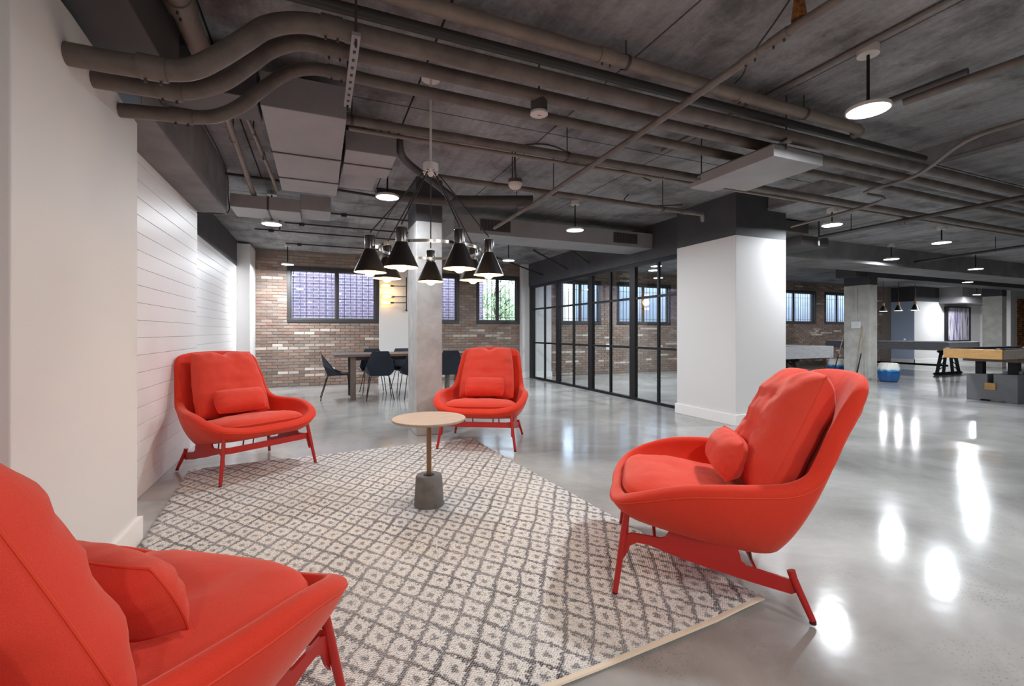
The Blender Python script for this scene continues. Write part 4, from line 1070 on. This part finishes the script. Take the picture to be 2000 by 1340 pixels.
chair = lounge_chair()
spots = [((1.796, 1.806), 51.8, 'red lounge chair seen in profile at right, on the rug corner'),
         ((1.65, 4.74), 150.8, 'red lounge chair facing the camera beside the concrete pillar'),
         ((-0.575, 4.66), -147.0, 'red lounge chair beside the white ship-lapped wall'),
         ((-0.475, 1.446), -35.84, 'red lounge chair cut off in the near left corner')]
for i, ((x, y), a, lb) in enumerate(spots):
    o = chair if i == 0 else copy_tree(chair)
    o.location = (x, y, 0.010); o.rotation_euler = (0, 0, math.radians(a))
    tag(o, lb, 'chair', 'red lounge chairs around the rug')
    if i == 3:
        for c in o.children:
            if c.name.startswith('back_cushion'): c.location = (0.035, -0.325, 0.725); c.rotation_euler = (math.radians(22), 0, math.radians(-3))
            if c.name.startswith('lumbar'): c.location = (0.05, -0.06, 0.585); c.rotation_euler = (math.radians(25), 0, math.radians(-4))

# ------------------------------------------------------------------ dining table and navy chairs
dt = thing('dining_table', 'long dark wooden dining table by the brick wall', 'table', (1.5, 8.95, 0))
MB().box(-1.25, -0.47, 0.765, 1.2, 0.47, 0.81).build('tabletop', 'wood_dark', dt, smooth=False, bevel=0.004)
for sx in (-0.98, 0.92):
    for sy in (-0.41, 0.33): MB().box(sx, sy, 0, sx+0.09, sy+0.08, 0.765).build('leg', 'wood_dark', dt, smooth=False, bevel=0.003)
MB().box(-0.95, -0.02, 0.68, 0.98, 0.03, 0.765).build('stretcher', 'wood_dark', dt, smooth=False)

def dining_chair():
    t = thing('dining_chair', 'x', 'chair')
    T = (.135, -.27, .865); T2 = (.16, -.262, .82); Mi = (.235, -.225, .62); B = (.165, -.155, .435); Wg = (.265, -.04, .515); S = (.235, .10, .455); Fr = (.19, .23, .45)
    def m(p): return (-p[0], p[1], p[2])
    mb = MB(); mb.add([T, T2, Mi, B, m(B), m(Mi), m(T2), m(T)], [(0, 1, 2, 3, 4, 5, 6, 7)])
    o = mb.build('backrest', 'navy', t, smooth=False); s = o.modifiers.new('thick', 'SOLIDIFY'); s.thickness = 0.008
    mb = MB(); mb.add([B, S, Fr, m(Fr), m(S), m(B)], [(0, 1, 2, 3, 4, 5)])
    o = mb.build('seat', 'navy', t, smooth=False); s = o.modifiers.new('thick', 'SOLIDIFY'); s.thickness = 0.008
    for f in (lambda p: p, m):
        mb = MB(); mb.add([f(Mi), f(Wg), f(B), f(S), f(T2)], [(0, 1, 2), (1, 3, 2), (4, 1, 0)])
        o = mb.build('side_fold', 'navy', t, smooth=False); s = o.modifiers.new('thick', 'SOLIDIFY'); s.thickness = 0.008
    for sx in (-1, 1):
        MB().tube([(sx*.13, -.12, .432), (sx*.16, -.15, .40), (sx*.235, -.27, 0)], 0.0075, 8).build('leg', 'black_metal', t)
        MB().tube([(sx*.14, .14, .44), (sx*.17, .20, .42), (sx*.22, .25, 0)], 0.0075, 8).build('leg', 'black_metal', t)
        MB().tube([(sx*.13, -.12, .428), (sx*.14, .14, .434)], 0.0075, 8).build('seat_rail', 'black_metal', t)
    MB().tube([(-.13, -.10, .425), (.13, -.10, .425)], 0.0075, 8).build('seat_rail', 'black_metal', t)
    return t
dc = dining_chair()
for i, (x, y, a, lb) in enumerate(((0.30, 8.92, -90, 'navy folded chair seen from the side at the table head'),
        (1.02, 8.58, -4, 'navy folded chair nearest the camera with its back turned'),
        (1.0, 9.45, 180, 'navy folded chair across the table behind the nearest one'),
        (1.62, 9.45, 184, 'navy folded chair across the table, half hidden by the pillar'),
        (1.62, 8.5, 3, 'navy folded chair hidden mostly behind the pillar'),
        (2.24, 8.36, -6, 'navy folded chair right of the concrete pillar'))):
    o = dc if i == 0 else copy_tree(dc)
    o.location = (x, y, 0); o.rotation_euler = (0, 0, math.radians(a)); tag(o, lb, 'chair', 'navy chairs at the dining table')

# wall sconce with three glowing bulbs
ws = thing('wall_sconce', 'black pipe wall sconce with three glowing bulbs on the white pier', 'lamp', (1.92, 11.0, 1.72))
MB().tube([(0, 0, 0), (0, 0, 0.78)], 0.013, 10).build('rod', 'black_metal', ws)
MB().tube([(0, 0, 0.02), (0, 0.06, 0.02)], 0.01, 8).build('wall_stub', 'black_metal', ws)
MB().lathe([(0.002, -0.03), (0.024, -0.015), (0.024, 0.005), (0.002, 0.02)], 16).build('finial', 'black_metal', ws)
for z, L_ in ((0.57, 0.52), (0.32, 0.50), (0.18, 0.52)):
    MB().tube([(0, 0, z), (-L_+0.22, -0.03, z-0.01)], 0.009, 8).build('arm', 'black_metal', ws)
    MB().tube([(-L_+0.22, -0.03, z-0.01), (-L_+0.14, -0.03, z-0.01)], 0.02, 12).build('lamp_holder', 'black_metal', ws)
    MB().tube([(-L_+0.14, -0.03, z-0.01), (-L_+0.1, -0.03, z-0.01), (-L_-0.02, -0.03, z-0.01), (-L_-0.06, -0.03, z-0.01)], [0.015, 0.032, 0.035, 0.012], 14).build('bulb', 'bulb', ws)
    MB().tube([(-L_+0.17, -0.03, z-0.01), (-L_-0.1, -0.03, z-0.01)], 0.06, 18, caps=False).build('glass_sleeve', 'glass_bulb', ws)
l = bpy.data.lights.new('sconce_light', 'POINT'); l.energy = 3.5; l.color = (1.0, 0.72, 0.42); l.shadow_soft_size = 0.1
lo = bpy.data.objects.new('sconce_light', l); COL.objects.link(lo); lo.parent = ws; lo.location = (-0.35, -0.16, 0.35)

# outlet in the brick wall behind the glass
ol = thing('wall_outlet', 'white outlet plate on the brick wall behind the glass', 'outlet', (7.75, YB-0.014, 0.78))
MB().box(-0.06, -0.012, -0.09, 0.06, 0, 0.09).build('cover_plate', 'outlet', ol, smooth=False, bevel=0.003)
for z in (-0.04, 0.04): MB().box(-0.02, -0.016, z-0.02, 0.02, -0.01, z+0.02).build('socket', 'fixture_white', ol, smooth=False)

# ------------------------------------------------------------------ game area at right
# gold wood pool table on grey block pedestals
pt = thing('pool_table', 'golden wood pool table on grey block pedestals at right edge', 'table', (10.15, 3.75, 0))
MB().box(0, 0, 0.755, 0.05, 0.76, 0.915).build('end_rail', 'wood_gold', pt, smooth=False, bevel=0.006)
MB().box(2.55, 0, 0.755, 2.6, 0.76, 0.915).build('end_rail', 'wood_gold', pt, smooth=False, bevel=0.006)
for y in (0.0, 0.71): MB().box(0.05, y, 0.757, 2.55, y+0.05, 0.913).build('side_rail', 'wood_top', pt, smooth=False, bevel=0.006)
MB().box(0.05, 0.05, 0.80, 2.55, 0.71, 0.885).build('playing_cloth', 'felt', pt, smooth=False)
MB().box(0.02, 0.02, 0.913, 2.58, 0.10, 0.93).build('cushion_rail', 'felt', pt, smooth=False, bevel=0.004)
MB().box(0.02, 0.66, 0.913, 2.58, 0.74, 0.93).build('cushion_rail', 'felt', pt, smooth=False, bevel=0.004)
for y in (0.05, 0.71): MB().lathe([(0.05, 0), (0.05, 0.03), (0.035, 0.03)], 16, (0.05, y, 0.905), True, True).build('corner_cap', 'brushed', pt)
for px_ in (0.62, 1.9):
    mb = MB().prism([(0.04, 0), (0.18, 0), (0.2, 0.025), (0.5, 0.025), (0.52, 0), (0.7, 0), (0.7, 0.46), (0.42, 0.47), (0.42, 0.30), (0.34, 0.30), (0.34, 0.48), (0.04, 0.48)],
             lambda p: (px_, p[0], p[1]), lambda p: (px_+0.34, p[0], p[1]))
    pd = mb.build('pedestal', 'pedestal_grey', pt, smooth=False, bevel=0.004)
    MB().box(px_-0.02, 0.31, 0.20, px_, 0.45, 0.32).build('wood_plaque', 'wood_gold', pd, smooth=False)
    for y in (0.10, 0.52): MB().box(px_+0.1, y, 0.46, px_+0.22, y+0.1, 0.70).build('post', 'black_metal', pt, smooth=False)
    MB().box(px_-0.05, 0.03, 0.69, px_+0.4, 0.73, 0.755).build('cross_beam', 'wood_dark', pt, smooth=False)

def truss_table(label, x0, y0, x1, y1, m_face, m_end, legs):
    t = thing('shuffleboard_table', label, 'table', (x0, y0, 0))
    w, d = x1-x0, y1-y0
    MB().box(0, 0, 0.70, 0.06, d, 0.93).build('end_rail', m_face, t, smooth=False, bevel=0.005)
    MB().box(w-0.06, 0, 0.70, w, d, 0.93).build('end_rail', m_face, t, smooth=False, bevel=0.005)
    for y in (0, d-0.06): MB().box(0.06, y, 0.70, w-0.06, y+0.06, 0.93).build('side_rail', m_end, t, smooth=False, bevel=0.005)
    MB().box(0.06, 0.06, 0.74, w-0.06, d-0.06, 0.90).build('playing_bed', 'felt', t, smooth=False)
    for ax, pos in legs:
        def put(b, nm):
            return b.build(nm, 'black_metal', t, smooth=False)
        c = w/2 if ax == 'x' else d/2; span = (w if ax == 'x' else d)
        def P(u, v, z): return (u, pos+v, z) if ax == 'x' else (pos+v, u, z)
        put(MB().tube([P(c-span*0.42, 0, 0.04), P(c+span*0.42, 0, 0.04)], 0.04, 4), 'foot_bar')
        put(MB().tube([P(c-span*0.3, 0, 0.66), P(c+span*0.3, 0, 0.66)], 0.04, 4), 'head_bar')
        for s in (-1, 1):
            put(MB().tube([P(c+s*span*0.34, 0, 0.06), P(c+s*span*0.2, 0, 0.66)], 0.045, 4), 'leg')
            put(MB().tube([P(c+s*span*0.14, 0, 0.06), P(c+s*span*0.07, 0, 0.66)], 0.04, 4), 'leg')
            for k in range(4):
                z = 0.12+k*0.13
                put(MB().tube([P(c+s*span*(0.33-0.03*k), 0, z), P(c+s*span*(0.125-0.012*k), 0, z+0.12)], 0.015, 4), 'lattice_bar')
    a = [l_[1] for l_ in legs]
    if len(a) > 1:
        ax = legs[0][0]
        MB().tube([(w/2, a[0], 0.25), (w/2, a[-1], 0.25)] if ax == 'x' else [(a[0], d/2, 0.25), (a[-1], d/2, 0.25)], 0.03, 4).build('stretcher', 'black_metal', t, smooth=False)
    return t
truss_table('long charcoal game table with lattice truss legs behind the cue pillar', 15.65, 6.86, 17.3, 10.1, 'wood_grey_dark', 'wood_grey', [('x', 0.35), ('x', 2.85)])
truss_table('pale grey game table partly hidden behind the white column', 6.9, 5.85, 9.31, 7.1, 'wood_grey', 'wood_grey', [('y', 0.4), ('y', 1.75)])
cb = MB().lathe([(0.003, -0.028), (0.02, -0.02), (0.028, 0), (0.02, 0.02), (0.003, 0.028)], 16).build('puck', 'outlet', None); cb.location = (15.75, 7.9, 0.955)
tag(cb, 'small white puck on the rail of the charcoal game table', 'puck')

def stool(label, x, y):
    t = MB().lathe([(0.002, 0), (0.15, 0.0), (0.175, 0.02), (0.19, 0.03), (0.215, 0.12), (0.225, 0.23), (0.215, 0.34), (0.19, 0.43), (0.18, 0.445), (0.15, 0.46), (0.05, 0.465), (0.002, 0.465)], 36).build('garden_stool', 'stool', None)
    t.location = (x, y, 0); tag(t, label, 'stool', 'blue glazed stools by the cue pillar')
    for z in (0.035, 0.43):
        for k in range(18):
            a = 2*PI*k/18; r = 0.196
            MB().lathe([(0.001, -0.008), (0.008, 0), (0.001, 0.008)], 6, (r*math.cos(a), r*math.sin(a), z)).build('stud', 'stool', t)
stool('blue and white glazed stool right of the cue pillar', 12.75, 6.72)
stool('blue and white glazed stool left of the cue pillar', 13.35, 8.30)

for k, (x, y, tx, ty, zt, lb) in enumerate(((12.72, 7.46, 12.93, 7.42, 1.36, 'pale cue stick leaning on the middle of the concrete pillar'),
        (12.68, 7.42, 12.925, 7.33, 1.2, 'dark handled cue stick leaning on the pillar near its right edge'),
        (12.85, 8.1, 12.925, 7.86, 1.12, 'dark cue stick leaning on the left edge of the pillar'))):
    a = Vector((x, y, 0.0)); b = Vector((tx, ty, zt)); m_ = a.lerp(b, 0.55)
    t = thing('cue_stick', lb, 'cue stick', tuple(a))
    z = Vector((0, 0, 0))
    MB().tube([z, (m_-a)], [0.016, 0.012], 8).build('butt', 'wood_top' if k == 0 else 'black_metal', t)
    MB().tube([(m_-a), (b-a)], [0.012, 0.007], 8).build('shaft', 'wood_gold' if k == 0 else 'wood_top', t)
eb = thing('switch_box', 'grey electrical box with conduit on the cue pillar', 'electrical box', (12.93, 7.55, 1.30))
MB().box(-0.05, -0.1, 0, 0.009, 0.1, 0.18).build('box_body', 'outlet', eb, smooth=False, bevel=0.004)
MB().tube([(-0.015, 0, 0.18), (-0.015, 0, 1.1)], 0.012, 8).build('conduit', 'fixture_white', eb)

def pendant(label, x, y, z):
    t = thing('pendant_lamp', label, 'lamp', (x, y, z), 0, 'small black pendants over the charcoal game table')
    MB().lathe([(0.11, 0), (0.113, 0), (0.04, 0.17), (0.036, 0.17)], 24).build('lamp_shade', 'shade_black', t)
    MB().lathe([(0.108, 0.002), (0.037, 0.168)], 24).build('shade_lining', 'shade_white', t)
    MB().lathe([(0.036, 0.17), (0.036, 0.26), (0.01, 0.27)], 16, (0, 0, 0), True, True).build('socket_cup', 'brass', t)
    MB().tube([(0, 0, 0.26), (0, 0, HC-z)], 0.006, 6).build('cord', 'cable', t)
    MB().lathe([(0.001, 0.0), (0.03, 0.02), (0.035, 0.05), (0.015, 0.09)], 12).build('bulb', 'led', t)
    l_ = bpy.data.lights.new('bulb_light', 'POINT'); l_.energy = 10; l_.color = (0.92, 0.96, 1.0); l_.shadow_soft_size = 0.03
    lo_ = bpy.data.objects.new('bulb_light', l_); COL.objects.link(lo_); lo_.parent = t; lo_.location = (0, 0, -0.03)
pendant('leftmost of three small black pendants over the charcoal table', 16.4, 8.79, 1.86)
pendant('middle of three small black pendants over the charcoal table', 16.4, 8.38, 1.86)
pendant('rightmost of three small black pendants over the charcoal table', 16.4, 7.95, 1.86)

pa = thing('framed_painting', 'black framed abstract painting of violet and blue streaks on far wall', 'painting', (24.47, 10.42, 0.82))
MB().box(-0.84, -0.05, 0.04, 0.84, -0.03, 1.40).build('canvas', 'art_print', pa, smooth=False)
for q in ((-0.88, 0, 0.88, 0.05), (-0.88, 1.39, 0.88, 1.44), (-0.88, 0.05, -0.83, 1.39), (0.83, 0.05, 0.88, 1.39)):
    MB().box(q[0], -0.09, q[1], q[2], 0.028, q[3]).build('frame_bar', 'black_metal', pa, smooth=False)
MB().box(-0.83, -0.03, 0.05, 0.83, 0.02, 1.39).build('backing', 'outlet', pa, smooth=False)
